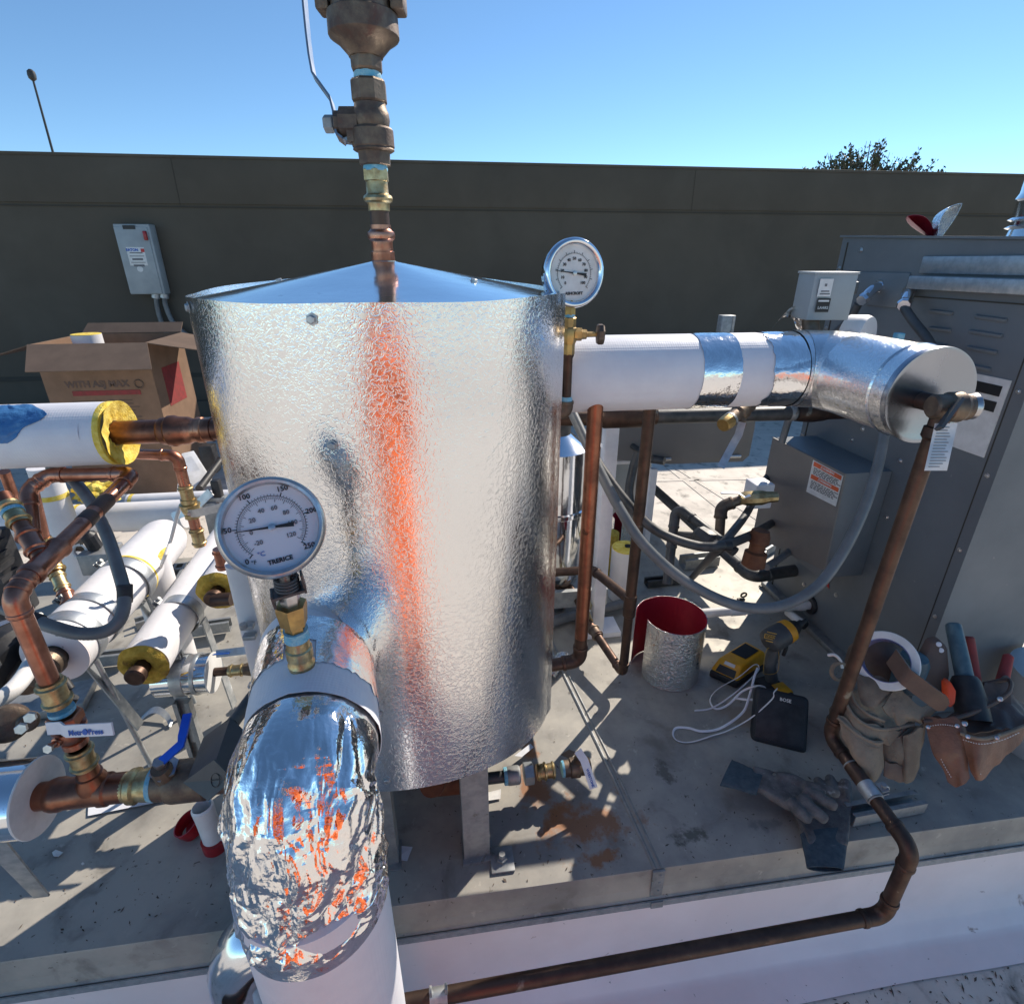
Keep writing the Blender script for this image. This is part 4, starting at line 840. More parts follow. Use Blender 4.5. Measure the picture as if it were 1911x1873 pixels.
# vertical white leg by the tank
vl = thing("insulated_riser", Z(458, 1190, 0), "short upright white pipe with a bolt clamp close to the tank's left side", "pipe")
q = D(462, 1100, 1.32); MB().cyl(q+UP*.08, V((q.x, q.y, .12)), .036, n=32).build("jacket", "white_jacket_plain", vl); q = D(462, 1168, 1.3)
MB().box(q, (.03, .02, .012), bev=.002).box(q-UP*.03, (.03, .02, .012), bev=.002).lathe(q+V((-.004, -.012, .004)), UP, [(0, .009), (.012, .009)], 6).build("clamp", "galvanised", vl)
# pipe D: metal saddle along X
Dc = Z(398, 1254, .30); Di = thing("metal_jacketed_pipe", V((Dc.x-.07, Dc.y, 0)), "short silver clad pipe with strap and white disc end left of the tank", "pipe")
rd = .052; MB().cyl(Dc-V((.135, 0, 0)), Dc, rd, n=48).build("cladding", "smooth_aluminium", Di); strap(Di, Dc-V((.075, 0, 0)), (1, 0, 0), rd, .03, "galvanised", "strap", ears=(0, 0, 1)); strap(Di, Dc-V((.035, 0, 0)), (1, 0, 0), rd*1.01, .01, "galvanised", "strap")
MB().lathe(Dc, (1, 0, 0), [(-.001, rd*1.03), (.002, rd*1.03), (.003, .012)], 48).build("end_disc", "label_white", Di)
MB().cyl(Dc, Dc+V((.05, 0, 0)), .0115).build("pipe_stub", "copper_aged", Di); press(Di, Dc+V((.04, 0, 0)), (1, 0, 0), .013, .04, "brass_pale"); MB().lathe(Dc+V((.08, 0, 0)), (1, 0, 0), [(0, .016), (.02, .02), (.05, .02), (.055, .012)], 8).build("valve_end", "bronze", Di, sharp=20)
lever(Di, [Dc+V((.02, 0, .06)), Dc+V((.11, .0, .064))], .02, .004, "steel", (0, -1, .5), "handle"); hl_ = Dc+V((.04, -.003, .062)); MB().box(hl_+V((-.005, -.003, .001)), (.04, .002, .012), ez=(0, -1, .5)).build("handle_label", "ink_blue", Di)
MB().prism([Dc+V((-.1, -.03, -.03)), Dc+V((-.065, -.03, -.03)), V((Dc.x-.055, Dc.y-.04, .1)), V((Dc.x-.085, Dc.y-.04, .1))], (0, .004, 0)).build("strap_tail", "galvanised", Di)
st3 = thing("strut_channel", V((Dc.x-.08, Dc.y, 0)), "upright strut post below the short silver clad pipe", "strut"); strut(st3, V((Dc.x-.075, Dc.y-.03, .003)), V((Dc.x-.075, Dc.y-.03, Dc.z-rd)), .041, .021, up=(0, -1, 0))
wsh = thing("washer_stack", Z(470, 1275, 0), "small bright bolt and washers on the platform beside the silver clad pipe", "bolt"); q = Z(472, 1280, .05)
MB().lathe(V((q.x, q.y, .0)), UP, [(0, .008), (.05, .008), (.05, .016), (.054, .016), (.054, .011), (.064, .011)], 12).build("bolt", "steel", wsh, sharp=25)
# back horizontals E, F
for (nm, ya, yb, x0_, x1_, r_, yy, lab) in (("insulated_pipe", 968, 968, -40, 350, .058, 2.12, "nearer of two level white pipes behind the copper loop, with grey strap"), ("insulated_pipe", 936, 936, 175, 440, .043, 2.5, "farther thin level white pipe running behind the copper valve to the tank")):
    a, b = Y(x0_, ya, yy), Y(x1_, yb, yy); b.z = a.z = (a.z+b.z)/2 if nm else 0; o = thing(nm, V(((a.x+b.x)/2, yy, 0)), lab, "pipe"); MB().cyl(a, b, r_, n=40).build("jacket", "white_jacket_plain", o)
    sx = Y(118 if r_ > .05 else 222, ya, yy).x; strap(o, V((sx, yy, a.z)), (1, 0, 0), r_, .09, "galvanised", "strap", ears=(0, 0, 1))
    MB().lathe(V((sx+.055, yy, a.z)), (1, 0, 0), [(0, r_*1.02), (.016, r_*1.02)], 40, cap=False).lathe(V((sx-.075, yy, a.z)), (1, 0, 0), [(0, r_*1.02), (.016, r_*1.02)], 40, cap=False).build("band", "fibreglass", o)
    for xx in (a.x+.3, (a.x+b.x)/2+.2): MB().box(V((xx, yy, a.z/2-r_/2)), (.03, .03, a.z-r_)).build("support_leg", "galv_dull", o)
a = D(88, 895, 1.9); o = thing("insulated_riser", V((a.x, a.y, 0)), "white upright insulated pipe with one yellow band behind the copper elbow at left", "pipe"); b = V((a.x, a.y, AX(985, a.x, a.y))); a.z += .05
MB().cyl(V((a.x, a.y, .01)), a, .045, n=36).build("jacket", "white_jacket_plain", o); MB().lathe(V((a.x, a.y, AX(928, a.x, a.y))), UP, [(0, .0465), (.018, .0465)], 36, cap=False).build("band", "fibreglass", o)
a = D(275, 1038, 1.62); o = thing("insulated_riser", V((a.x, a.y, 0)), "upright white jacket with yellow open top standing right of the fat white pipe", "pipe")
MB().cyl(V((a.x+.0, a.y, .01)), a, .055, n=36).build("jacket", "white_jacket_plain", o); MB().lathe(a, UP, [(0, .056), (.012, .052), (.02, .03), (.016, .001)], 36).build("insulation", "fibreglass", o)
a = D(180, 920, 2.0); o = thing("insulation_scrap", a, "ragged yellow insulation tuft sitting on the far white pipe", "insulation")
def tuft(u, v): th = 2*pi*v; p = V((math.cos(th)*math.sin(pi*u), math.sin(th)*math.sin(pi*u), math.cos(pi*u))); return a+V((p.x*.07, p.y*.05, p.z*.04))*(1+.6*noise.noise(p*3))
MB().grid(tuft, 20, 30, False, True).build("tuft", "fibreglass", o, fix=False)
# thin copper and brass risers behind
def riser(lab, pts, r, mat, fits, cat="pipe"):
    pts = Dl(pts); o = thing("copper_riser", pts[-1], lab, cat); pipe_run(o, pts, r, mat, R=r*2)
    for (k, t, L_, mt, rs) in fits: press(o, pts[k].lerp(pts[k+1], t), pts[k+1]-pts[k], r*rs, L_, mt)
    return o
riser("thin bright copper pipe leaning down at far left behind the elbow run", [(8, 880, 1.35), (62, 1025, 1.5)], .012, "copper_bright", [])
riser("copper riser with brass fittings entering the top of the fat white pipe", [(60, 915, 1.32), (88, 1030, 1.38), (128, 1122, 1.34)], .0135, "copper_bright", [(0, .75, .05, "brass_pale", 1.05), (1, .1, .05, "brass", 1.3), (1, .45, .05, "brass_pale", 1.0), (1, .8, .04, "copper_bright", 1.05)])
# grey flexible conduit loop
lc = thing("flexible_conduit", D(150, 1180, 1.05), "grey flexible conduit bent in a big loop around the fat white pipe", "conduit")
ribbed(lc, [D(95, 872, 1.2), D(130, 890, 1.18), D(168, 935, 1.14), D(196, 990, 1.1), D(217, 1050, 1.06), D(232, 1110, 1.03), D(224, 1155, 1.01), D(195, 1178, 1.0), D(150, 1182, .99), D(100, 1170, .98), D(55, 1153, .98), D(10, 1135, .99)], .0115, "flex_grey")
tie(lc, D(233, 1108, 1.03), D(232, 1120, 1.03)-D(232, 1100, 1.03), .0125, w=.035); tie(lc, D(55, 1153, .98), D(70, 1158, .98)-D(40, 1148, .98), .0125, w=.045)
lc = thing("flexible_conduit", D(20, 1290, 1.1), "thick pale grey flexible hose curving out of frame at the left edge", "conduit"); ribbed(lc, [D(62, 1232, 1.18), D(45, 1262, 1.13), D(20, 1290, 1.09), D(-20, 1318, 1.06)], .0165, "white_pvc", rib=.005)
# pump and controller shapes at the far left
pu = thing("circulator_pump", D(10, 1250, 1.3), "black cylindrical pump motor with metal band at the left edge below the copper elbow", "pump"); c = D(8, 1235, 1.28)
MB().lathe(c+V((-.06, .02, .03)), (1, -.35, -.25), [(0, .085), (.02, .09), (.1, .09), (.12, .07), (.125, .03)], 32).build("motor", "black_rubber", pu)
MB().lathe(c+V((-.06, .02, .03)), (1, -.35, -.25), [(.055, .0915), (.07, .0915)], 32, cap=False).build("band", "steel", pu)
MB().lathe(c+V((.035, 0, -.02)), (1, -.5, -.4), [(0, .05), (.03, .055), (.05, .045), (.055, .02)], 24).build("volute", "bronze", pu)
MB().box(c+V((.03, -.08, .05)), (.05, .03, .025), bev=.004).build("terminal_box", "dark_grey_plastic", pu)
pc = thing("pump_controller", D(8, 1080, 1.15), "tall black finned controller box at the left edge beside the copper tee", "controller"); c = D(2, 1070, 1.15); m = MB().box(c, (.06, .06, .2), bev=.006)
for k in range(8): m.box(c+V((.031, -.02+.0, -.09+k*.024)), (.006, .05, .012))
m.build("housing", "black_rubber", pc)
cb = thing("sensor_cable", Z(118, 1320, 0), "black cable with moulded plugs hanging in a small loop behind the copper drop pipe", "cable")
MB().path(smooth([D(62, 1190, 1.12), D(80, 1225, 1.1), D(110, 1262, 1.1), D(130, 1285, 1.1), D(137, 1310, 1.1), D(122, 1322, 1.1), D(104, 1308, 1.1), D(95, 1270, 1.12)], 8), .003, 8).build("cable", "black_rubber", cb)
MB().cyl(D(118, 1268, 1.1), D(131, 1286, 1.1), .009).cyl(D(138, 1300, 1.1), D(124, 1322, 1.1), .0095).build("plug", "black_rubber", cb)
sc = thing("brass_saddle", D(-5, 1300, 1.2), "dark metal plate corner under the left edge hose", "plate"); MB().box(Z(30, 1322, .02), (.4, .12, .03), ex=(1, .2, 0), bev=.004).build("plate", "galv_dull", sc)
# misc mid-left clutter: struts, bases, white block
for lab, p0, p1, w_ in (("long strut channel lying on the platform behind the slim white pipe", (292, 1072), (350, 1064), .06), ("strut channel running towards the wall behind the fat white pipe", (340, 1062), (300, 1130), .05), ("flat strut channel between the two slanted white pipes", (255, 1170), (316, 1150), .05)):
    a, b = Z(*p0, .003), Z(*p1, .003); o = thing("strut_channel", (a+b)/2, lab, "strut"); strut(o, a, b, w_, .03)
o = thing("junction_box", Z(200, 1030, 0), "small grey open metal box among the fittings above the fat white pipe", "box"); c = D(192, 1042, 1.62)
MB().box(c, (.09, .08, .07), bev=.005).build("box", "galv_dull", o); MB().torus(D(150, 1028, 1.6), (0, -1, .3), .02, .006).build("ring", "white_pvc", o); MB().lathe(D(178, 1020, 1.6), (0, -.3, 1), [(0, .02), (.05, .02), (.06, .01)], 10).build("knob", "black_rubber", o)
o = thing("gas_valve", Z(150, 1060, 0), "bronze valve body half hidden between the copper riser and the far white pipe", "valve"); c = D(150, 1010, 1.62); valve_body(o, c, (1, .2, 0), .022, "bronze", (0, -.3, 1)); lever(o, [D(140, 990, 1.58), D(152, 1000, 1.57), D(164, 990, 1.58)], .012, .003, "white_plastic", (0, -1, .3), "handle")
o = thing("black_fitting", Z(235, 1070, 0), "black pipe support foot behind the fat white pipe", "support"); c = Z(148, 1080, .1); MB().box(c, (.1, .12, .12), bev=.01).build("block", "black_rubber", o); c = Z(290, 1085, .0); MB().box(c+UP*.02, (.03, .2, .04), ex=(1, .4, 0)).build("foot", "black_iron", o)
o = thing("metal_sheet", V((0, 0, 0)), "pale bent sheet leaning on the roof between carton and tank", "sheet"); o.location = Y(365, 900, 3.9); MB().prism([Y(338, 850, 3.9), Y(360, 845, 3.95), Y(398, 905, 3.8), Y(330, 918, 3.7)], (0, .02, .01)).build("sheet", "white_pvc", o)
o = thing("umbrella_pole", Y(385, 900, 3.4), "black slanting bar leaning behind the tank at left", "bar"); MB().cyl(Y(372, 912, 3.5), Y(412, 858, 3.9), .025).build("bar", "black_rubber", o); MB().box(Y(392, 855, 4.2), (.1, .1, .22), bev=.01).build("block", "black_rubber", o)
# things lying on the platform, left
o = thing("metal_offcut", Z(290, 1335, 0), "curved pale metal offcut lying on the shaded platform", "scrap metal")
def oc(u, v): q = Z(262+60*u, 1345-22*math.sin(pi*min(1, u*1.05))*.9+(6 if u > .9 else 0), .004+.02*math.sin(pi*u)); return q+V((0, .022*(v-.5), .006*v))
solid(oc, 16, 4, .001, "offcut", "galvanised", o)
def scrap(lab, pts, mat, name="paper_scrap", cat="paper", th=.0006, lift=.004):
    o = MB().prism([Z(px, py, lift+.002*(i % 2)) for i, (px, py) in enumerate(pts)], (0, 0, th)).build(name, mat, sharp=None); return tag(o, lab, cat)
scrap("bluish sheet of paper lying under the copper header", [(165, 1497), (255, 1480), (320, 1486), (316, 1492), (164, 1522)], "paper")
scrap("torn white paper flake on the shaded platform at lower left", [(97, 1590), (104, 1585), (118, 1590), (109, 1598), (100, 1597)], "label_white")
scrap("tiny white chip beside the torn flake", [(151, 1611), (155, 1608), (158, 1611), (154, 1614)], "label_white")
scrap("small white card on the platform at the foot of the tank leg", [(742, 1577), (770, 1580), (760, 1606), (735, 1603)], "paper")
# red and white caps
o = thing("red_cap", Z(352, 1560, 0), "open round red plastic cap lying under the actuated valve", "cap"); c = Z(357, 1550, .0)
MB().lathe(c+V((0, 0, .022)), (-.45, -.15, 1), [(-.02, .0), (-.02, .03), (.012, .033), (.012, .030), (-.015, .027), (-.015, 0)], 36).build("cap", "red_plastic", o)
o = thing("white_nipple", Z(400, 1580, 0), "white threaded pipe nipple standing in a red cap under the actuated valve", "nipple"); c = Z(404, 1578, 0)
MB().lathe(c, UP, [(0, .026), (0, .0285), (.03, .0295), (.03, .024)], 36).build("cap", "red_plastic", o)
MB().lathe(c, (-.06, .05, 1), [(.012, .023), (.09, .023), (.13, .0245), (.135, .021), (.1, .019)], 36).build("nipple", "white_pvc", o)
# ================================================================== RIGHT SIDE
# --- white pipe with clad elbow
WPz = 1.083; wr = .0855; WYp = 1.2; EXr = .9256
wp = thing("insulated_pipe", V((.55, WYp, 0)), "level white jacketed pipe with foil tape bands leaving the right side of the tank", "pipe")
def wx(px): return Y(px, 690, WYp-.02).x
MB().cyl(V((.16, WYp, WPz)), V((wx(1462), WYp, WPz)), wr, n=64).build("jacket", "white_jacket", wp)
def band(root, x0, x1, dr, mat, name, jag=.002, wob=.001):
    def f(u, v):
        th = 2*pi*v; r = wr+dr+wob*noise.noise(V((u*4+x0*9, math.cos(th)*6, math.sin(th)*6))); return V((x0+(x1-x0)*u+jag*noise.noise(V((math.cos(th)*5, math.sin(th)*5, x0*7))), WYp+math.cos(th)*r, WPz+math.sin(th)*r))
    MB().grid(f, 12, 80, False, True).build(name, mat, root, fix=False, sharp=60)
band(wp, wx(1290), wx(1358), .0015, "foil_tape", "foil_tape_band"); band(wp, wx(1414), wx(1482), .002, "foil_tape", "foil_tape_band", .012)
def lap(root, th, x0, x1, cy, cz, r, w=.035):
    MB().grid(lambda u, v: V((x0+(x1-x0)*u, cy+math.cos(th+(v-.5)*w/r)*(r+.0012*math.sin(pi*v)+.0003*noise.noise(V((u*30, v, 0)))), cz+math.sin(th+(v-.5)*w/r)*(r+.0012*math.sin(pi*v)))), 60, 8).build("lap_seam", "white_jacket", root, fix=False, sharp=60)
lap(wp, math.radians(215), .17, wx(1288), WYp, WPz, wr); lap(LP, math.radians(160), g0.x, g.x-.03, g.y, g.z, lr)
cel = thing("clad_elbow", V((EXr, 1.05, WPz)), "dimpled silver clad elbow with riveted end cap turning towards the viewer", "pipe")
er = wr+.004; x0 = wx(1478); bx = EXr
def sleeve(pa, pb, r, name, m0=None, mat="stucco_fine"): return MB().cyl(pa, pb, r, n=64, cap=False).build(name, mat, cel)
dm("stucco_fine", (.86, .86, .86), None, rough=.17, metal=1, bump=.4, bscale=150, bdist=.001, ridge=True)
def miter(u, v, seg_):
    a, b, na, nb, r = seg_; th = 2*pi*v; d = (b-a).normalized(); s = d.cross(UP).normalized(); q = s*math.cos(th)*r+UP*math.sin(th)*r
    ta = -q.dot(na)/d.dot(na); tb = -q.dot(nb)/d.dot(nb); pa = a+q+d*ta; pb = b+q+d*tb; return pa.lerp(pb, u)
ctrs = [V((x0, WYp, WPz)), V((bx-.075, WYp, WPz)), V((bx-.02, WYp-.025, WPz)), V((bx, WYp-.085, WPz)), V((bx, .90, WPz))]
dirs = [(ctrs[i+1]-ctrs[i]).normalized() for i in range(4)]; nrm = [dirs[0]]+[(dirs[i]+dirs[i+1]).normalized() for i in range(3)]+[dirs[3]]
for i in range(4): MB().grid(lambda u, v: miter(u, v, (ctrs[i], ctrs[i+1], nrm[i], nrm[i+1], er+.0006*i)), 8, 72, False, True).build("gore", "stucco_fine", cel, fix=False, sharp=60)
ec_ = V((bx, .90, WPz)); MB().lathe(ec_, (0, -1, 0), [(-.012, er+.003), (-.001, er+.004), (.002, er+.003), (.0025, er-.003), (.0015, er-.006), (.001, .0001)], 72).build("end_cap", "cap_metal", cel, sharp=30)
MB().lathe(ec_, (0, -1, 0), [(-.05, er+.002), (-.048, er+.0045), (-.044, er+.002)], 72, cap=False).build("seam_bead", "stucco_fine", cel)
for th in (2.6, 4.3): MB().lathe(ec_+V((math.cos(th)*er, .006, math.sin(th)*er)), (math.cos(th), 0, math.sin(th)), [(0, .004), (.003, .003)], 8).build("rivet", "steel", cel)
# --- drain cock on the end cap and its long copper tail
dc_ = thing("drain_valve", ec_, "weathered bronze valve with black lever and paper tag on the silver end cap", "valve")
q = D(1738, 752, depth(ec_)-.02); q = V((q.x, .88, q.z)); MB().cyl(V((q.x, .905, q.z)), V((q.x, .868, q.z)), .017, n=20).build("nipple", "copper_aged", dc_)
vb = V((q.x+.008, .855, q.z)); MB().lathe(vb+V((-.03, 0, 0)), (1, -.15, -.02), [(0, .018), (.004, .022), (.025, .023), (.03, .027), (.05, .028), (.058, .024), (.066, .024), (.07, .018)], 24).build("valve_body", "bronze", dc_, sharp=25)
MB().lathe(vb+V((0, 0, 0)), (-.1, 0, -1), [(.01, .017), (.04, .016), (.042, .02), (.06, .02), (.066, .015)], 20).build("outlet", "copper_aged", dc_)
MB().lathe(vb+V((.04, -.008, 0)), (1, -.2, 0), [(0, .022), (.008, .024), (.012, .02), (.018, .008)], 24).build("bonnet", "steel", dc_)
l0 = D(1792, 745, depth(vb)-.03); l1_ = D(1752, 800, depth(vb)-.04); lever(dc_, [l0, l1_], .016, .006, "dark_grey_plastic", RT, "handle")
def tagf(u, v): b0_ = D(1745+u*42-v*20, 790+v*88, depth(vb)-.035+.006*math.sin(v*5+u)); return b0_
solid(tagf, 8, 16, .0006, "paper_tag", "label_white", dc_)
m = MB()
for r in range(14):
    v = .08+r*.064; a, b = tagf(.12, v)+V((0, -.0012, 0)), tagf(random.uniform(.6, .9), v)+V((0, -.0012, 0)); m.path([a, b], .0007, 4)
m.build("print", "ink_grey", dc_, sharp=None)
dl = thing("copper_drain_line", V((EXr, .62, 0)), "long weathered copper drain pipe running down from the bronze valve and along the curb", "pipe")
e0 = vb+V((-.006, 0, -.05)); p1 = V((e0.x-.0, e0.y, AX(1368, e0.x, e0.y))); 
e2 = D(1702, 1586, 1.065); e3 = V((e2.x, e2.y, AX(1706, e2.x, e2.y))); e4 = Y(745, 1872, e3.y); e5 = e4+(e4-e3)*.35
p1 = D(1548, 1372, 1.29); e0b = V((e0.x, e0.y, e0.z))
pipe_run(dl, [e0b, p1, e2, e3, e5], .0148, "copper_drain" if False else "copper_aged", R=.03, n=24, lead=.024)
seg1 = (e2-p1).normalized(); press_at = p1.lerp(e2, .3); MB().lathe(press_at, seg1, [(0, .0148), (.001, .0168), (.06, .0168), (.062, .0148)], 24).build("coupling", "copper_aged", dl)
for t_ in (.3, .62): MB().lathe(p1.lerp(e2, t_*.98)-seg1*.002, seg1, [(0, .0155), (.001, .017), (.003, .017), (.004, .0155)], 24).build("solder_ring", "galv_dull", dl)
cm = p1.lerp(e2, .535); cl1 = thing("pipe_clamp", cm, "steel strut clamp holding the copper drain line beside the gloves", "clamp"); strap(cl1, cm, seg1, .0172, .034, "galvanised", "band", ears=RT+UP*.3); MB().torus(cm+RT*.03+UP*.005, seg1, .011, .0016, 24, 6).build("wing", "galvanised", cl1)
cc = e4.lerp(e3, .075); cl2 = thing("pipe_clamp", cc, "galvanised forked strut clamp on the copper drain line at the bottom of the curb", "clamp"); dx_ = (e3-e4).normalized()
strap(cl2, cc-UP*.001, dx_, .0155, .034, "galvanised", "band")
for s in (-1, 1): MB().box(cc+dx_*s*.015+UP*.02, (.005, .012, .022), ex=dx_, bev=.001).build("ear", "galv_dull", cl2)
MB().lathe(cc-V((0, .018, 0)), (0, -1, 0), [(0, .007), (.004, .007)], 6).build("bolt", "steel", cl2)
s_a, s_b = Z(1580, 1528, .004), Z(1712, 1503, .004); o = thing("strut_channel", (s_a+s_b)/2, "short galvanised strut channel on the platform edge under the drain line clamp", "strut"); strut(o, s_a, s_b, .041, .035)
# --- vertical copper pipes right of the tank
def vline(o, x, y, py0, py1, r, mat, name="tube"): a, b = V((x, y, AX(py0, x, y))), V((x, y, AX(py1, x, y))); MB().cyl(a, b, r, n=24).build(name, mat, o); return a, b
k1 = thing("copper_riser", V((.34, 1.15, 0)), "thicker upright copper pipe with a bottom elbow turning left into the tank", "pipe")
a = Y(1111, 760, 1.15); b = V((a.x, a.y, AX(1232, a.x, a.y))); pipe_run(k1, [a+UP*.04, b, b+V((-.12, -.0, -.012))], .0175, "copper_aged", fit="copper_aged", R=.03, n=24)
o_ = MB().cyl(a+UP*.03, b+UP*.08, .0178, n=24).build("tube", "copper", k1)
k2 = thing("copper_riser", V((.52, 1.33, 0)), "thinner upright copper pipe meeting the patinated branch pipes", "pipe")
a2 = Y(1213, 760, 1.33); b2 = V((a2.x, a2.y, AX(1256, a2.x, a2.y))); tz = AX(1120, a2.x, a2.y); T2 = V((a2.x, a2.y, tz))
MB().cyl(a2+UP*.05, T2, .0165, n=24).build("tube", "copper_aged", k2); MB().lathe(T2+UP*.02, (0, 0, -1), [(0, .017), (.002, .0195), (.075, .0195), (.078, .0165)], 24).build("tee", "copper_aged", k2)
u1 = D(1106, 1063, depth(T2)+.25); u2 = D(1030, 1068, depth(T2)+.27)
pipe_run(k2, [T2, u1, u2], .0155, "copper_aged", R=.03)
v1 = D(1092, 1152, depth(b2)+.22); v2 = D(1060, 1050+60, depth(b2)+.42)
pipe_run(k2, [T2-UP*.05, b2, v1], .0145, "copper_aged", R=.022)
mm_ = b2.lerp(v1, .62); dv = (v1-b2).normalized(); press(k2, mm_, dv, .0165, .045, "bronze"); vq = valve_body(k2, v1, dv, .0165, "brass_pale", (.3, -.3, 1)); lever(k2, [vq, vq+V((.01, .02, .01)), vq+V((0, .09, .03))], .014, .003, "brass_pale", UP, "handle")
v3 = D(1030, 1105, depth(v1)+.05); pipe_run(k2, [v1, v1.lerp(D(1060, 1085, depth(v1)+.12), .9), D(1055, 1106, depth(v1)+.1), v3], .012, "copper_aged", R=.02)
MB().lathe(D(1052, 1082, depth(v1)+.1), (-.2, -.6, .4), [(0, .026), (.015, .028), (.02, .02)], 24).build("cap_nut", "bronze", k2)
o = thing("grey_hose", Z(1090, 1150, 0), "grey pipe lying on the platform behind the upright copper pipes", "pipe"); MB().path(smooth([Z(1000, 1175, .03), Z(1060, 1150, .03), Z(1130, 1135, .03), Z(1165, 1125, .03)], 6), .02, 14).build("pipe", "flex_grey", o)
o = thing("white_drain_pipe", Z(1400, 1150, .04), "dirty white plastic pipe on the platform running into a black grommet in the boiler", "pipe")
a, b = Z(1300, 1145, .05), X(1512, 1128, 1.385); MB().cyl(a, V((b.x, b.y, b.z)), .018, n=20).cyl(a.lerp(b, .3), a.lerp(b, .42), .0205, n=20).cyl(a.lerp(b, .88), a.lerp(b, .95), .0205, n=20).build("pipe", "white_pvc", o)
MB().torus(V((b.x, b.y, b.z)), (1, 0, 0), .026, .011).build("grommet", "black_rubber", o)
o = thing("pvc_stub", Z(1490, 1160, 0), "short capped pale plastic tube slanting out near the foot of the boiler", "pipe"); MB().cyl(Z(1470, 1142, .05), Z(1500, 1165, .06), .015, n=16).build("tube", "white_pvc", o); MB().cyl(Z(1497, 1163, .06), Z(1503, 1167, .06), .017, n=16).build("cap", "black_rubber", o)
# --- shiny red lined sheet curls
def curl(o, c, r, h, a0, a1, mat_o, ret_r=.0, root=None):
    def f(u, v): th = a0+(a1-a0)*u; rr = r+ret_r*u; return c+V((math.cos(th)*rr, math.sin(th)*rr, h*v))
    return solid(f, 80, 8, .0012, "sheet", mat_o, root, sharp=60)
cc_ = Z(1246, 1262, 0); csz = .0; 
def curlthing(lab, c, r, h, a0, a1, rr=0):
    o = thing("sheet_curl", c, lab, "metal sheet")
    def f(u, v): th = a0+(a1-a0)*u; q = r+rr*u; return c+V((math.cos(th)*q, math.sin(th)*q, .002+h*v))
    solid(f, 90, 8, .0008, "sheet", "stucco_dull", o, sharp=60)
    def g(u, v): th = a0+(a1-a0)*u; q = r+rr*u-.0009; return c+V((math.cos(th)*q, math.sin(th)*q, .0025+(h-.001)*v))
    solid(g, 90, 8, .0006, "lining", "red_lacquer", o, sharp=60); return o
cur = V((.60, 1.20, 0)); 
cA = Z(1243, 1252, 0); top_z = AX(1150, cA.x, cA.y)
curlthing("silver embossed sheet curled upright with glossy red inner side on the platform", cA, .093, top_z, math.radians(-176), math.radians(-176+330), .03)
c2_ = Z(1168, 1040, .0); curlthing("small silver curl with red inside standing far behind the thin copper riser", V((c2_.x+.02, c2_.y+.1, 0)), .06, .17, -2.2, 3.4, .005)
cL = Z(1042, 1275, 0); o = thing("sheet_offcut", cL, "pinkish silver sheet offcut curled on the platform just right of the tank bottom", "metal sheet")
def of(u, v): th = .3+2.2*u; return Z(1022, 1292, 0)+V((.05*v*1.6, .05+.1*v, .002))+V((math.cos(th)*.035, 0, math.sin(th)*.035))
solid(of, 20, 6, .001, "sheet", "stucco_dull", o)
o = thing("insulation_stub", Z(1165, 1110, 0), "upright white pipe insulation stub with yellow top behind the thin copper riser", "insulation"); a = Z(1160, 1112, .0); zt_ = AX(1022, a.x, a.y)
insul(o, V((a.x, a.y, .002)), V((a.x, a.y, zt_)), .058, "white_jacket_plain", "fibreglass", ends=(1,)); MB().cyl(V((a.x+.01, a.y+.005, zt_+.001)), V((a.x+.01, a.y+.005, zt_+.007)), .014).build("bore", "ink_black", o)
o = thing("insulation_scrap", Z(1130, 1050, 0), "orange yellow insulation offcut leaning behind the thick copper riser", "insulation"); a = Z(1134, 1065, 0); MB().lathe(a, UP, [(0, .04), (.1, .042), (.2, .038), (.205, .02)], 20).build("offcut", "fibreglass_dirty", o)
# --- brass drain at the bottom of the tank
bd_ = thing("tank_drain_valve", Z(1010, 1450, 0), "brass drain valve with white lever on an iron union under the tank", "valve")
a, b = Z(905, 1453, .075), Z(1108, 1427, .075); dq = (b-a).normalized(); LQ = (b-a).length
MB().cyl(a-dq*.05, a+dq*LQ*.18, .015, n=20).build("iron_nipple", "black_iron", bd_); MB().lathe(a+dq*LQ*.17, dq, [(0, .021), (.002, .022), (.012, .022)], 24).build("thread_tape", "sealant_blue", bd_)
MB().lathe(a+dq*LQ*.2, dq, [(0, .022), (.003, .0235), (.03, .0235), (.034, .02)], 24).build("union_end", "galv_dull", bd_); MB().lathe(a+dq*LQ*.35, dq, [(0, .026), (.002, .028), (.024, .028), (.026, .024)], 6).build("union_nut", "galvanised", bd_, sharp=20)
MB().lathe(a+dq*LQ*.47, dq, [(0, .02), (.006, .022), (.008, .019), (.018, .02), (.02, .023), (.024, .023), (.026, .018), (.04, .019), (.042, .022), (.046, .022), (.048, .019)], 24).build("adapter", "brass_pale", bd_)
MB().lathe(a+dq*LQ*.7, dq, [(0, .02), (.006, .021), (.007, .02)], 24).build("thread_tape", "sealant_blue", bd_)
MB().lathe(a+dq*LQ*.72, dq, [(0, .021), (.015, .021), (.017, .025), (.04, .026), (.044, .022), (.07, .022), (.072, .018)], 24).lathe(a+dq*LQ*.85, UP, [(.01, .012), (.036, .012), (.037, .009), (.046, .008)], 12).build("valve_body", "bronze", bd_, sharp=25)
hz_ = depth(a+dq*LQ*.85)-.04; h0, h1 = D(1090, 1418, hz_), D(1108, 1470, hz_); lever(bd_, [D(1078, 1400, hz_+.01), h0, h1], .021, .003, "white_plastic", (EYE-h0), "handle"); hexnut(bd_, a+dq*LQ*.85+UP*.046, UP, .009, .006, "brass")
hd = (h1-h0).normalized(); hn = (EYE-h0).normalized(); hn = (hn-hd*hn.dot(hd)).normalized(); text("WEBSTONE", .0095, h0.lerp(h1, .62)+hn*.0021, hd, hn.cross(hd), "ink_blue", bd_, bold=.0002)
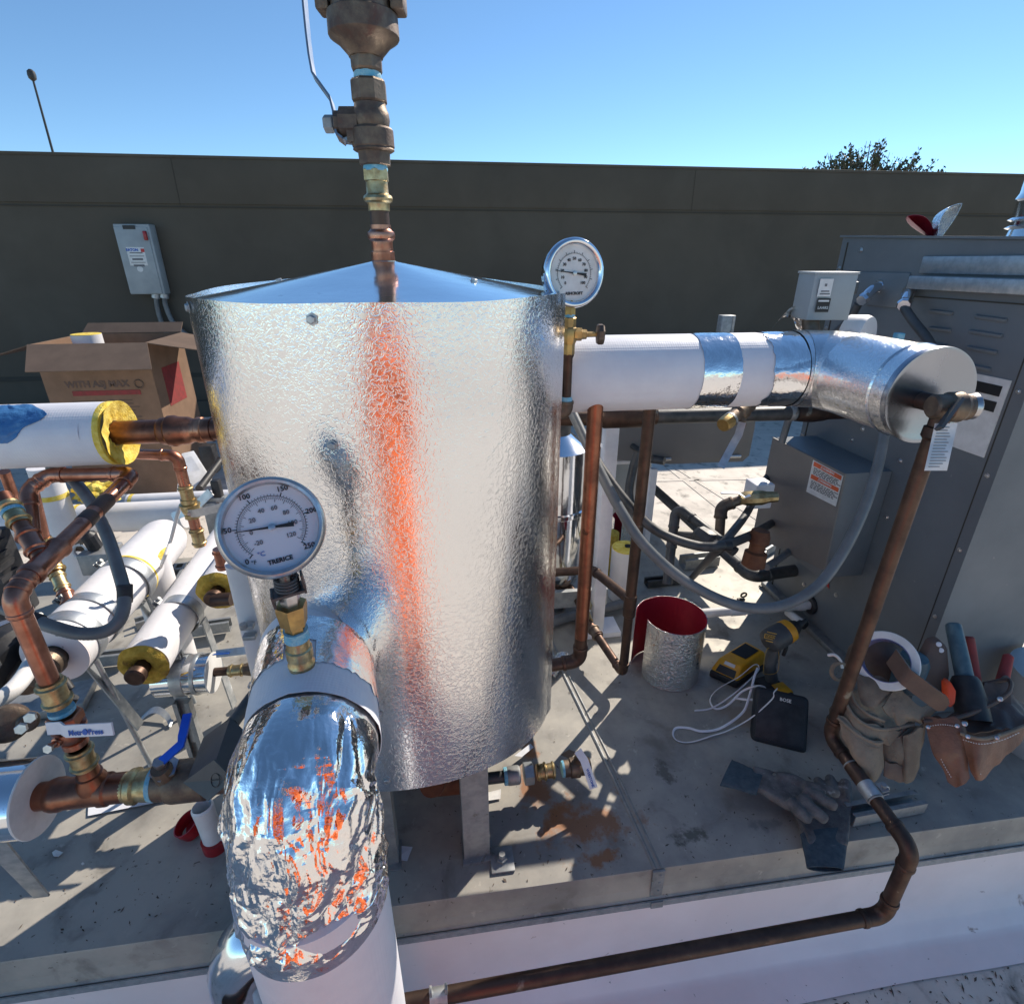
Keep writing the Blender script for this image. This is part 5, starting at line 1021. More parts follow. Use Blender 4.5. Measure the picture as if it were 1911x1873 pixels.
o = thing("iron_elbow", Z(830, 1470, 0), "rusty iron pipe elbow under the tank jacket left of the drain valve", "elbow"); MB().path(fillet([Z(905, 1453, .075), Z(812, 1462, .075), Z(806, 1462, .16)], .05), .03, 20).lathe(Z(866, 1458, .075), dq, [(0, .036), (.02, .036)], 24).build("elbow", "rusty_iron", o); MB().lathe(Z(880, 1456, .075), dq, [(0, .03), (.012, .03)], 20).build("thread_tape", "sealant_blue", o)
scrap("white paper tag lying under the union nut of the tank drain", [(911, 1478), (935, 1472), (934, 1490), (908, 1494)], "label_white")
scrap("pinkish card corner sticking out below the jacket edge", [(960, 1410), (990, 1387), (996, 1394), (974, 1412)], "paper", lift=.02)
scrap("brown leaf resting by the brass drain lever", [(1046, 1408), (1062, 1398), (1076, 1404), (1064, 1416)], "cardboard", "leaf_scrap", "leaf", lift=.03)
# --- BOILER
BX, BY0, BY1, BZ = 1.39, 1.10, 1.86, 1.388
bo = thing("boiler", (BX+.16, 1.5, 0), "tall dark grey boiler cabinet at the right edge with louvres, labels and steel flue", "boiler")
MB().prism([V((BX, BY0, .004)), V((BX, BY1, .004)), V((BX, BY1, 1.396)), V((BX, BY0, 1.362))], (.32, 0, 0)).build("cabinet", "grey_paint", bo)
def bs(px, py, o=0): return X(px, py, BX-o)
ln = X(1864, 800, BX); MB().box(V((BX, ln.y, .62)), (.002, .003, 1.2)).build("panel_seam", "wall_groove", bo, sharp=None)
m = MB()
lz = bs(1800, 530).z; MB().box(V((BX-.02, (bs(1722, 515).y+BY0)/2, lz)), (.05, bs(1722, 515).y-BY0, .035), bev=.004).build("ledge", "galvanised", bo)
wy0, wy1 = bs(1722, 500).y, BY0+.005; MB().box(V((BX-.004, (wy0+wy1)/2, bs(1800, 495).z)), (.012, wy0-wy1, .045), bev=.003).build("sight_window", "galvanised", bo)
MB().box(V((BX-.002, bs(1645, 540).y, bs(1645, 540).z)), (.01, .2, .1), bev=.003).build("cover_plate", "grey_paint", bo)
for r, (a, b) in enumerate((((1738, 580), (1780, 585)), ((1822, 590), (1880, 598)), ((1736, 612), (1776, 617)), ((1812, 618), (1872, 627)), ((1732, 640), (1770, 646)), ((1808, 648), (1862, 658)), ((1728, 668), (1762, 676)), ((1804, 680), (1850, 690)))):
    p, q = bs(*a), bs(*b); c = (p+q)/2; MB().box(c+V((-.003, 0, 0)), (abs(p.y-q.y), .009, .009), ex=(q-p), ez=(-.4, 0, 1), bev=.002).build("louvre", "grey_paint", bo)
lc0 = bs(1812, 770); MB().box(lc0+V((-.002, 0, 0)), (.003, .15, .2)).build("rating_label", "label_white", bo)
for k in (.06, .02): MB().box(lc0+V((-.0045, -.0, k+.01)), (.002, .12, .026)).build("label_print", "ink_black", bo)
for q in ((1607, 467), (1680, 860), (1655, 965), (1640, 835), (1590, 820), (1610, 800), (1500, 1090), (1560, 1110), (1890, 540)): screw(bs(*q), (-1, 0, 0), bo, .006, "steel")
MB().prism([V((BX-.008, BY0-.008, 1.3625)), V((BX-.008, BY1+.008, 1.3975)), V((BX-.008, BY1+.008, 1.404)), V((BX-.008, BY0-.008, 1.369))], (.336, 0, 0)).build("top_panel", "grey_paint", bo)
MB().box(V((BX-.01, (BY0+BY1)/2, .012)), (.05, BY1-BY0, .02), bev=.003).build("base_flange", "galv_dull", bo)
fc = V((1.65, 1.42, BZ)); fz0 = 1.372; MB().lathe(V((fc.x, fc.y, fz0)), UP, [(0, .095), (.01, .095), (.012, .078), (.03, .074), (.034, .084), (.04, .074), (.05, .074), (.054, .083), (.06, .074), (.1, .074), (.105, .08), (.12, .074), (.2, .074)], 48).build("flue", "smooth_aluminium", bo)
# sticker under junction box
MB().prism([bs(1532, 1082, .003), bs(1546, 1078, .003), bs(1547, 1098, .003)], (.001, 0, 0)).build("sticker", "ink_red", bo, sharp=None)
MB().box(V((BX-.0015, 1.46, bs(1800, 560).z)), (.003, .7, .003)).build("panel_seam", "wall_groove", bo, sharp=None)
_a, _b = bs(1600, 470), bs(1445, 1100); MB().box(V((BX-.0015, BY1-.03, .7)), (.003, .003, 1.36)).build("panel_seam", "wall_groove", bo, sharp=None)
for k in range(7): screw(V((BX, BY1-.015, .1+k*.2)), (-1, 0, 0), bo, .0045, "steel")
for k in range(6): screw(V((BX, BY0+.02, .15+k*.22)), (-1, 0, 0), bo, .0045, "steel")
# curled sheet on top of the boiler
cu = thing("sheet_curl", V((1.5, 1.6, BZ)), "crescent of embossed sheet, red inside and silver outside, lying on top of the boiler", "metal sheet")
cy_ = 1.62
def lens(a, b, bow, wd, mat, name, root):
    a, b = V(a), V(b); d = b-a; pr_ = d.cross(V((0, 1, 0))).normalized()
    def f(u, v):
        l = math.sin(pi*u)**.8; c = a+d*u+pr_*bow*math.sin(pi*u); return c+pr_*wd*l*(v-.5)+V((0, .05*math.sin(pi*v)*l+.03*(u-.5), 0))
    solid(f, 30, 10, .001, name, mat, root, sharp=60)
lens(Y(1687, 404, cy_), Y(1752, 446, cy_), .012, .03, "red_lacquer", "lining", cu); lens(Y(1742, 448, cy_-.01), Y(1804, 379, cy_), .014, .045, "stucco_dull", "sheet", cu)
# conduit connectors on the boiler and their conduits
for k, (p, q, cpts) in enumerate((((1612, 558), (1645, 535), [(1602, 567), (1585, 595), (1560, 620)]), ((1688, 568), (1700, 545), [(1686, 572), (1705, 600), (1735, 640), (1750, 690), (1755, 760)]))):
    a, b = X(*p, BX-.07), X(*q, BX-.0); o = thing("flexible_conduit", a, ("left grey conduit with bright metal connector high on the boiler side", "right grey conduit with metal elbow high on the boiler side")[k], "conduit")
    MB().path(smooth([a, a.lerp(b, .5)+UP*.012, b], 6), .0155, 16).lathe(a, (a-b), [(-.01, .019), (.008, .019), (.012, .016)], 8).lathe(b-V((.012, 0, 0)), (1, 0, 0), [(0, .021), (.01, .021)], 8).build("connector", "chrome", o)
    MB().path(smooth([X(*c, BX-.07) for c in cpts], 8), .0125, 14).build("conduit", "dark_grey_plastic", o)
# junction box on the side
jb = thing("junction_box", (1.31, 1.6, .33), "grey steel junction box with orange warning label fixed to the boiler side", "junction box")
jx0, jy0, jy1, jz0, jz1 = 1.23, 1.40, 1.78, .335, .715
MB().box(V(((jx0+BX)/2, (jy0+jy1)/2, (jz0+jz1)/2)), (BX-jx0-.002, jy1-jy0, jz1-jz0), bev=.003).build("box", "grey_paint", jb)
MB().prism([X(1445, 816, jx0), X(1580, 884, jx0), X(1541, 1064, jx0), X(1407, 998, jx0)], (-.006, 0, 0)).build("cover", "grey_paint_brown", jb, sharp=10)
def jl(u, v, o=.007): a, b, c, d = [X(*q, jx0-o) for q in ((1518, 858), (1574, 888), (1560, 945), (1505, 917))]; return (a*(1-u)+b*u)*(1-v)+(d*(1-u)+c*u)*v
MB().prism([jl(0, 0), jl(1, 0), jl(1, 1), jl(0, 1)], (-.0012, 0, 0)).build("warning_label", "label_white", jb, sharp=None)
def lq(u0, u1, v0, v1, mat, name, o=.0085): MB().prism([jl(u0, v0, o), jl(u1, v0, o), jl(u1, v1, o), jl(u0, v1, o)], (-.0006, 0, 0)).build(name, mat, jb, sharp=None)
lq(.04, .96, .03, .16, "warning_orange", "label_header"); lq(.04, .96, .42, .55, "warning_orange", "label_header")
lu = (jl(1, .5)-jl(0, .5)).normalized(); lv = (jl(.5, 0)-jl(.5, 1)).normalized()
for v in (.095, .485): text("\u26a0WARNING", .011, jl(.5, v, .0094), lu, lv, "label_white", jb, bold=.0002)
m = MB()
for v0, n in ((.2, 5), (.6, 6)):
    for r in range(n):
        v = v0+r*.042; u = .08
        while u < .86: du = random.uniform(.05, .14); m.prism([jl(u, v, .0085), jl(u+du, v, .0085), jl(u+du, v+.02, .0085), jl(u, v+.02, .0085)], (-.0003, 0, 0)); u += du+.03
m.build("label_print", "ink_black", jb, sharp=None)
# flow switch box on the white pipe
fs = thing("flow_switch", V((.85, 1.28, 1.18)), "pale grey control box with a small sticker standing on the silver pipe elbow", "switch box")
fa, fb, fc_, fd = [Y(*q, 1.27) for q in ((1502, 514), (1532, 512), (1532, 594), (1482, 586))]
bc_ = Y(1528, 553, 1.31); MB().box(bc_+V((.012, 0, 0)), (.105, .08, .107), ex=(1, -.12, 0), ez=(-.08, 0, 1), bev=.003).build("enclosure", "grey_enclosure", fs); MB().box(bc_+V((.012, 0, .055)), (.109, .084, .005), ex=(1, -.12, 0), ez=(-.08, 0, 1), bev=.001).build("lid_edge", "grey_enclosure", fs)
lcn = bc_+V((-.018, -.0425, .022)); exn = V((1, -.12, 0)).normalized(); ezn = V((-.08, 0, 1)); MB().box(lcn, (.032, .001, .04), ex=exn, ez=ezn).build("sticker", "label_white", fs, sharp=None); MB().box(lcn-ezn*.04, (.032, .001, .032), ex=exn, ez=ezn).build("nameplate", "ink_black", fs, sharp=None)
text("LAARS", .009, lcn-ezn*.046+V((0, -.0012, 0)), exn, ezn, "label_white", fs, bold=.0001); MB().box(lcn-ezn*.03-V((0, .0008, 0)), (.026, .001, .004), ex=exn, ez=ezn).build("sticker_print", "label_white", fs, sharp=None)
m = MB().box(lcn+ezn*.006-V((0, .0008, 0)), (.005, .001, .006), ex=exn, ez=ezn).box(lcn-ezn*.008-V((0, .0008, 0)), (.02, .001, .003), ex=exn, ez=ezn).box(lcn-ezn*.014-V((0, .0008, 0)), (.024, .001, .003), ex=exn, ez=ezn); m.build("sticker_print", "ink_grey", fs, sharp=None)
MB().cyl(bc_+V((-.01, 0, -.055)), bc_+V((-.01, -.03, -.12)), .02).build("stem", "bronze", fs); MB().box(bc_+V((.075, 0, .02)), (.02, .05, .03), bev=.004).build("conduit_hub", "dark_grey_plastic", fs)
# foil pieces behind the elbow
fp = thing("foil_flange", V((.86, 1.35, 1.1)), "crumpled foil and white insulation collar behind the silver elbow", "insulation")
a = Y(1478, 612, 1.34); MB().grid(lambda u, v: a+V(((u-.5)*.13, .03*v, -.05+.075*math.sin(pi*u)+.03*(1-v)))+V((1, 1, 1))*.006*noise.noise(V((u*6, v*6, 0))), 26, 12).build("foil", "foil", fp, fix=False, sharp=25)
a = Y(1595, 605, 1.32); MB().lathe(a+V((0, .02, -.04)), (.6, -1, 0), [(0, .062), (.04, .064), (.05, .06), (.052, .03)], 40).build("collar", "white_jacket_plain", fp); MB().box(Y(1676, 632, 1.3), (.02, .02, .03), bev=.003).build("tab", "sealant_blue", fp)
o = thing("strut_post", Y(1357, 605, WY-.6), "short galvanised strut post end seen above the white pipe in front of the wall", "post"); a = Y(1357, 588, 3.2); MB().box(V((a.x, a.y, a.z-.4)), (.085, .06, .8), bev=.004).box(V((a.x+.03, a.y-.032, a.z-.4)), (.012, .004, .79)).build("post", "galv_dull", o)
# --- far equipment panel and pipes behind, right
pn = thing("equipment_cabinet", Y(1270, 860, 2.9), "shaded brown grey cabinet behind the white pipe with rounded lower corner", "cabinet")
pa = [Y(1120, 700, 2.35), Y(1420, 700, 2.35), Y(1408, 800, 2.35), Y(1398, 850, 2.35), Y(1386, 861, 2.35), Y(1250, 866, 2.35), Y(1150, 858, 2.35)]
for q in pa[:2]: q.z = .86
MB().prism(pa, (0, .5, 0)).build("cabinet_body", "grey_paint_brown", pn, sharp=20)
MB().cyl(Y(1350, 852, 2.34), Y(1382, 851, 2.34), .008).cyl(Y(1230, 858, 2.34), Y(1252, 856, 2.34), .008).build("latch", "steel", pn)
for s, (xx, yy) in enumerate(((1150, 2.45),)):
    a = Y(xx, 860, yy); MB().box(V((a.x, a.y+.2, (a.z+RZ)/2)), (.05, .05, a.z-RZ)).build("leg", "galv_dull", pn)
dk = thing("iron_header", Y(1450, 770, 1.6), "black and rusty brown pipe header running level below the white pipe", "pipe")
a, b = Y(1405, 770, 1.62), Y(1620, 772, 1.62); MB().cyl(a-V((.45, 0, 0)), a.lerp(b, .38), .024, n=24).build("black_pipe", "black_iron", dk); MB().lathe(a.lerp(b, .36), (1, 0, 0), [(0, .027), (.02, .03), (.06, .033), (.1, .03), (.12, .026), (.2, .026)], 28).build("coupling", "copper_aged", dk)
MB().lathe(a.lerp(b, .3), (1, 0, 0), [(0, .026), (.01, .029), (.02, .026)], 24).build("thread_tape", "galv_dull", dk); _p = Y(1474, 775, 1.7); MB().cyl(_p, V((_p.x-.01, _p.y, .72)), .012).build("drop_pipe", "flex_grey", dk)
dk2 = thing("copper_header", Y(1160, 778, 1.5), "fat dark copper fittings level with the shaded cabinet between the upright pipes", "pipe"); a, b = Y(1050, 780, 1.5), Y(1205, 778, 1.5)
MB().cyl(a-V((.05, 0, 0)), b, .023, n=24).build("tube", "copper_aged", dk2); MB().lathe(a.lerp(b, .45), (1, 0, 0), [(0, .027), (.01, .033), (.13, .034), (.14, .028), (.17, .028)], 28).build("coupling", "copper_aged", dk2); MB().cyl(b, b+V((.05, 0, 0)), .022).build("black_pipe", "black_iron", dk2)
bv = thing("drain_cock", Y(1360, 790, 1.45), "slanting bronze drain valve with dangling steel lever under the white pipe", "valve"); a, b = D(1400, 756, 1.5), D(1332, 806, 1.42); dq2 = (b-a).normalized()
MB().lathe(a, dq2, [(0, .018), (.03, .019), (.035, .024), (.06, .024), (.065, .02), (.095, .02)], 20).build("valve_body", "bronze", bv, sharp=25); MB().lathe(a+dq2*.094, dq2, [(0, .021), (.008, .021)], 20).build("thread_tape", "galvanised", bv); MB().lathe(a+dq2*.104, dq2, [(0, .021), (.02, .021), (.03, .018)], 10).build("outlet", "brass", bv, sharp=20)
MB().lathe(D(1382, 782, 1.46), (0, -.6, -.8), [(0, .012), (.02, .012)], 12).build("stem", "bronze", bv); lever(bv, [D(1385, 788, 1.44), D(1378, 812, 1.44), D(1372, 822, 1.44), D(1345, 872, 1.44)], .02, .003, "steel", EYE-D(1370, 820, 1.4), "handle")
# silver vessel and white frames behind the tank, right
o = thing("silver_vessel", Y(1065, 1080, 2.0), "bright silver clad vessel mostly hidden behind the right edge of the tank", "tank"); a = D(1040, 930, 2.05); r_ = .13
MB().lathe(V((a.x-.02, a.y, 0)), UP, [(.02, .1), (.12, .1), (.2, r_), (.45, r_), (.455, r_*1.04), (.47, r_*1.04), (.475, r_), (.7, r_), (.705, r_*.9), (.75, .06)], 48).build("cladding", "smooth_aluminium", o); MB().lathe(V((a.x-.02, a.y, .75)), UP, [(0, .06), (.12, .06)], 24).build("cap", "black_iron", o)
MB().box(V((a.x+.02, a.y-.16, .14)), (.3, .02, .07)).build("support_rail", "galv_dull", o)
o = thing("white_post", Y(1120, 930, 2.0), "white upright square post behind the thick copper riser", "post"); a = D(1121, 1055, 1.95); MB().box(V((a.x, a.y, .42)), (.045, .045, .84), bev=.003).box(V((a.x+.02, a.y+.02, .01)), (.14, .1, .02)).build("post", "white_plastic", o)
o = thing("white_unit", Y(1175, 890, 3.0), "pale grey cabinet standing in sunlight between the two upright copper pipes", "cabinet"); a = Y(1170, 1000, 2.7); q0, q1 = Y(1132, 862, 2.7), Y(1218, 862, 2.7)
MB().box(V(((q0.x+q1.x)/2, 2.9, (q0.z+RZ)/2)), (q1.x-q0.x, .4, q0.z-RZ), bev=.01).build("cabinet_body", "grey_enclosure", o); MB().box(V(((q0.x+q1.x)/2, 2.88, q0.z+.01)), (q1.x-q0.x+.06, .46, .02), bev=.004).build("top_panel", "white_plastic", o)
MB().box(Z(1205, 1010, 0)+V((0, 0, .2)), (.03, .03, .4)).build("leg", "white_plastic", o)
# black gas line with elbows and bypass
gl = thing("gas_pipe", Z(1300, 980, 0), "long black iron gas pipe crossing the sunlit roof diagonally down to an elbow", "pipe")
a, b, c, d = Z(1128, 828, .16), Z(1388, 1062, .16), Z(1402, 1076, .16), Z(1512, 1060, .16); a = a.lerp(b, .05); 
pipe_run(gl, [a-(b-a)*.1, c, d], .024, "black_iron", R=.05, n=18)
g2 = thing("gas_pipe", Z(1290, 1000, 0), "short black gas bypass with unions parallel to the long gas pipe", "pipe")
q = [Z(1254, 1100, .02), Z(1256, 1040, .12)]
a_ = D(1262, 945, 1.9); 
pipe_run(g2, [D(1245, 1090, 1.75), D(1254, 1010, 1.77), D(1262, 944, 1.78), D(1372, 1030, 1.62)], .0155, "black_iron", R=.03); MB().cyl(D(1256, 998, 1.78), D(1318, 1002, 1.72), .014).build("tube", "black_iron", g2); MB().lathe(D(1318, 1006, 1.68), D(1372, 1030, 1.62)-D(1262, 944, 1.78), [(-.04, .022), (-.03, .03), (0, .034), (.02, .034), (.03, .026), (.06, .024)], 8).build("union", "black_iron", g2, sharp=20)
g3 = thing("gas_cock", Z(1370, 960, 0), "weathered brass gas cock with thin steel lever near the grey junction box", "valve"); pipe_run(g3, [D(1342, 1010, 1.8), D(1346, 945, 1.82), D(1408, 925, 1.8)], .016, "bronze", R=.03, col=1.3); MB().lathe(D(1392, 930, 1.8), (1, -.2, .1), [(-.02, .018), (0, .025), (.05, .026), (.07, .02), (.1, .018)], 10).build("valve_body", "brass_pale", g3, sharp=20)
lever(g3, [D(1345, 920, 1.78), D(1378, 920, 1.77), D(1390, 928, 1.76), D(1400, 924, 1.76)], .012, .003, "steel", UP, "handle"); MB().box(D(1415, 920, 1.9), (.07, .07, .09), bev=.003).build("bracket", "white_plastic", g3)
o = thing("rusty_fitting", Z(1412, 1040, 0), "rust brown pipe union standing below the junction box beside the gas pipe", "fitting"); a = D(1418, 1000, 1.7); MB().lathe(a+UP*.02, (-.1, -.1, -1), [(0, .026), (.02, .032), (.04, .032), (.045, .024), (.07, .024), (.075, .034), (.12, .036), (.13, .02)], 24).build("union", "rusty_iron", o)
for lab, a, b, w_, h_ in (("strut channel open side forward on the sunlit platform behind the curled sheet", (1272, 1058), (1335, 1050), .06, .05), ("black angle frame lying on the platform behind the curled sheet", (1205, 1092), (1270, 1085), .04, .03), ("galvanised strut channel below the gas pipe elbow", (1420, 1035), (1460, 1010), .05, .04)):
    a, b = Z(*a, .003), Z(*b, .003); o = thing("strut_channel", (a+b)/2, lab, "strut"); strut(o, a, b, w_, h_, mat="black_iron" if "black" in lab else "galv_dull")
o = thing("small_latch", Z(1388, 1112, 0), "tiny dark clip lying on the sunlit platform under the conduits", "clip"); MB().torus(Z(1388, 1110, .015), (0, 1, .2), .012, .004, 16, 6).box(Z(1382, 1118, .005), (.03, .012, .008), bev=.002).build("clip", "black_rubber", o)
# big sagging conduits
cf = thing("flexible_conduit", D(1300, 1100, 1.35), "lowest of the sagging grey conduits, sweeping from the tank to the boiler top", "conduit")
ribbed(cf, [D(1068, 770, 1.5), D(1120, 880, 1.42), D(1160, 955, 1.38), D(1205, 1020, 1.36), D(1280, 1085, 1.36), D(1370, 1128, 1.36), D(1450, 1132, 1.37), D(1520, 1098, 1.38), D(1570, 1035, 1.4), D(1612, 950, 1.42), D(1638, 870, 1.45), D(1652, 800, 1.48)], .0135, "flex_grey", amp=.012)
cf = thing("flexible_conduit", D(1300, 1000, 1.5), "upper sagging black conduit wrapped with tape near its right end", "conduit")
ribbed(cf, [D(1064, 762, 1.7), D(1108, 850, 1.62), D(1168, 935, 1.56), D(1225, 990, 1.54), D(1300, 1018, 1.53), D(1350, 1017, 1.53), D(1398, 1000, 1.72), D(1425, 985, 1.95), D(1450, 970, 2.1)], .0135, "black_iron"); tie(cf, D(1348, 1018, 1.53), RT, .0145, w=.05)
cf = thing("flexible_conduit", D(1350, 1000, 1.6), "dark conduit rising from the platform past the gas union to the junction box", "conduit")
ribbed(cf, [Z(1285, 1085, .02), D(1330, 1035, 1.66), D(1365, 995, 1.6), D(1395, 955, 1.8), D(1418, 910, 2.0), D(1450, 865, 2.15)], .012, "black_iron")
cf = thing("flexible_conduit", D(1180, 900, 1.7), "short dark conduit hanging straight beside the thinner upright copper pipe", "conduit")
ribbed(cf, [D(1190, 845, 1.66), D(1180, 880, 1.66), D(1174, 920, 1.66), D(1182, 965, 1.64), D(1190, 985, 1.62)], .0135, "black_iron")
cf = thing("flexible_conduit", D(1460, 1090, 1.7), "thin dark conduit crossing behind the gas pipe elbow below the junction box", "conduit"); ribbed(cf, [D(1430, 1058, 1.8), D(1455, 1042, 1.9), D(1485, 1020, 2.0)], .012, "flex_grey")
o = thing("rigid_conduit", Y(1140, 850, 3.0), "dark pipe pair running level beneath the shaded cabinet", "conduit"); MB().cyl(Y(1132, 800, 2.6), Y(1215, 855, 2.2), .014).cyl(Y(1135, 845, 2.5), Y(1240, 860, 2.3), .02).build("pipe", "black_iron", o)
# ================================================================== TOOLS on the platform, lower right
def gz0(px, py, z=0.0): return Z(px, py, z)
# speaker
c0, c1_, c2_, c3_ = gz0(1398, 1382), gz0(1488, 1410), gz0(1524, 1310), gz0(1420, 1290)
sp_ = thing("portable_speaker", (c0+c1_)/2, "small black square portable speaker standing on the platform in front of the drill", "speaker")
BL, BR, TL_, TR_ = gz0(1398, 1380), gz0(1492, 1408), gz0(1412, 1290, .11), gz0(1524, 1310, .11)
ex = ((BR-BL).normalized()+(TR_-TL_).normalized()).normalized(); w_ = ((BR-BL).length+(TR_-TL_).length)/2; mb_ = (BL+BR)/2; mt_ = (TL_+TR_)/2
lean = (mt_-mb_).normalized(); H_ = (mt_-mb_).length+.012; nrm_ = ex.cross(lean); nrm_ = nrm_ if nrm_.y > 0 else -nrm_; base = mb_+nrm_*.025; m = MB().box(base+lean*H_/2, (w_, .05, H_), ex=ex, ez=lean, bev=.016, seg=5).build("housing", "speaker_black", sp_)
eyn = lean.cross(ex).normalized(); eyn = eyn if eyn.y < 0 else -eyn
text("BOSE", .0135, base+lean*(H_*.86)+eyn*.0262, ex, lean, "label_white", sp_, bold=.0002)
MB().box(base+lean*H_*.46+eyn*.0248, (w_*.86, .002, H_*.7), ex=ex, ez=lean, bev=.0009).build("grille", "black_rubber", sp_)
for k in range(5): MB().lathe(base+lean*(H_+.0002)+ex*(-.04+.02*k), lean, [(0, .004), (.001, .0035)], 12).build("button", "dark_grey_plastic", sp_)
# battery pack
bt = thing("battery_light", gz0(1370, 1250), "yellow and black cordless battery block lying beside the curled sheet", "battery")
p = [gz0(1322, 1262), gz0(1374, 1286), gz0(1430, 1248), gz0(1385, 1222)]; bh = .03
MB().prism(p, UP*bh).build("base", "black_rubber", bt, mods=[('BEVEL', dict(width=.006, segments=3))])
def lift(q, z): return V((q.x, q.y, z))
cpt = sum(p, V((0, 0, 0)))/4
lo = [lift(cpt+(q-cpt)*1.0, bh) for q in p]; hi = [lift(cpt+(q-cpt)*.78+V((.006, .004, 0)), bh+.045) for q in p]
MB().add(lo+hi, [(0, 1, 2, 3), (4, 5, 6, 7), (0, 1, 5, 4), (1, 2, 6, 5), (2, 3, 7, 6), (3, 0, 4, 7)]).build("shell", "yellow_plastic", bt, mods=[('BEVEL', dict(width=.007, segments=3))])
def facep(A4, us, vs, o): 
    a, b, c, d = A4; n = (b-a).cross(d-a).normalized(); n = n if n.dot(EYE-a) > 0 else -n
    f = lambda u, v: (a*(1-u)+b*u)*(1-v)+(d*(1-u)+c*u)*v+n*o
    return [f(us[0], vs[0]), f(us[1], vs[0]), f(us[1], vs[1]), f(us[0], vs[1])], n
for A4, us, vs, mt, nm in ((([lo[0], lo[1], hi[1], hi[0]]), (.18, .86), (.12, .62), "ink_black", "vent"), (([lo[0], lo[1], hi[1], hi[0]]), (.3, .75), (.74, .96), "label_white", "logo"), ((hi), (.1, .8), (.35, .9), "ink_black", "grip")):
    q, n = facep(A4, us, vs, .0012); MB().prism(q, n*.001).build(nm, mt, bt, sharp=None)
# impact driver, standing on its battery
dr = thing("impact_driver", gz0(1440, 1270), "black and yellow cordless impact driver standing behind the speaker with nose to the right", "drill")
db = V((gz0(1446, 1292).x, gz0(1446, 1292).y+.02, 0)); dd_ = depth(db+UP*.1)
Q = lambda px, py, o=0: D(px, py, depth(db)-.02-(1300-py)*.0004+o)
m = MB(); m.path([Q(1440, 1268), Q(1436, 1240), Q(1447, 1206), Q(1457, 1190)], lambda t: .0235-.002*math.sin(pi*t), 18, flat=.85); m.build("handle", "dark_grey_plastic", dr, mods=FUSE(.004, 3), sharp=80)
m = MB(); h0, h1 = Q(1436, 1196, -.01), Q(1500, 1160, .03); hd_ = (h1-h0).normalized()
m.lathe(h0, hd_, [(-.016, .02), (-.008, .034), (0, .038), (.02, .04), (.062, .038)], 28); m.lathe(Q(1450, 1192), -UP+V((.0, 0, 0)), [(-.02, .02), (.03, .022)], 16); m.build("motor_housing", "dark_grey_plastic", dr, mods=FUSE(.004, 2), sharp=60)
MB().lathe(h0, hd_, [(.058, .036), (.06, .0385), (.082, .036), (.088, .029)], 28).build("gear_case", "yellow_plastic", dr); MB().lathe(h0, hd_, [(.088, .027), (.1, .024), (.112, .018), (.114, .012), (.13, .012), (.132, .008), (.15, .006)], 24).build("nose", "black_rubber", dr)
m = MB(); m.box(Q(1444, 1284)+V((0, 0, -.002)), (.075, .105, .022), ex=(1, .2, 0), bev=.006); m.box(Q(1446, 1290)+V((0, 0, -.022)), (.08, .115, .03), ex=(1, .2, 0), bev=.008); m.build("battery", "black_rubber", dr); MB().box(Q(1452, 1284)+V((.006, -.01, .004)), (.05, .05, .012), ex=(1, .2, 0), bev=.004).build("battery_trim", "yellow_plastic", dr)
nb = -hd_; nt = (EYE-h0).normalized(); pl_c = Q(1440, 1189, -.038); ru = (Q(1470, 1197)-Q(1420, 1185)).normalized(); rv = nt.cross(ru); 
MB().box(pl_c, (.048, .003, .015), ex=ru, ez=rv, bev=.001).build("nameplate", "amber_rubber", dr); MB().box(pl_c+nt*.0012, (.042, .003, .010), ex=ru, ez=rv).build("nameplate_field", "ink_black", dr); text("DEWALT", .0088, pl_c+nt*.003, ru, rv, "amber_rubber", dr, bold=.0002)
for o_ in (.016, -.016): MB().box(pl_c+rv*o_-nt*.002, (.034, .004, .003), ex=ru, ez=rv, bev=.001).build("trim_line", "amber_rubber", dr)
MB().path(smooth([Q(1424, 1256, -.026), Q(1428, 1220, -.026), Q(1436, 1208, -.026), Q(1452, 1212, -.026), Q(1452, 1250, -.026), Q(1438, 1258, -.026), Q(1424, 1256, -.026)], 5), .0008, 6).build("handle_piping", "amber_rubber", dr); MB().path(smooth([Q(1462, 1222, .0), Q(1466, 1212, -.005), Q(1468, 1204)], 4), .006, 10).build("trigger", "black_rubber", dr)
# white flat cord
wc = thing("flat_cable", gz0(1340, 1340), "loose flat white cord looped over the battery and draped to the left of the speaker", "cable")
cz = lambda px, py, z: Z(px, py, z)
pts1 = [cz(1296, 1326, .005), cz(1330, 1320, .01), cz(1375, 1290, .05), cz(1412, 1255, .085), cz(1416, 1243, .09), cz(1406, 1241, .09), cz(1380, 1262, .06), cz(1340, 1285, .02), cz(1325, 1305, .01), cz(1335, 1322, .006), cz(1358, 1315, .02), cz(1385, 1290, .06), cz(1412, 1280, .09), cz(1428, 1284, .09), cz(1424, 1300, .07), cz(1400, 1305, .05), cz(1370, 1302, .03)]
pts2 = [cz(1450, 1285, .12), cz(1444, 1292, .13), cz(1440, 1305, .11), cz(1400, 1340, .04), cz(1360, 1362, .01), cz(1330, 1372, .006), cz(1290, 1384, .004), cz(1265, 1382, .004), cz(1256, 1370, .004), cz(1262, 1358, .004), cz(1285, 1358, .004), cz(1310, 1364, .005), cz(1345, 1358, .008), cz(1385, 1330, .03), cz(1398, 1300, .06), cz(1408, 1262, .095), cz(1414, 1246, .1)]
pts3 = [cz(1398, 1345, .03), cz(1378, 1360, .01), cz(1350, 1360, .005), cz(1310, 1374, .004), cz(1280, 1388, .003)]
for p_ in (pts1, pts2): MB().path(smooth(p_, 8), .0036, 10, flat=.38).build("cord", "white_plastic", wc)
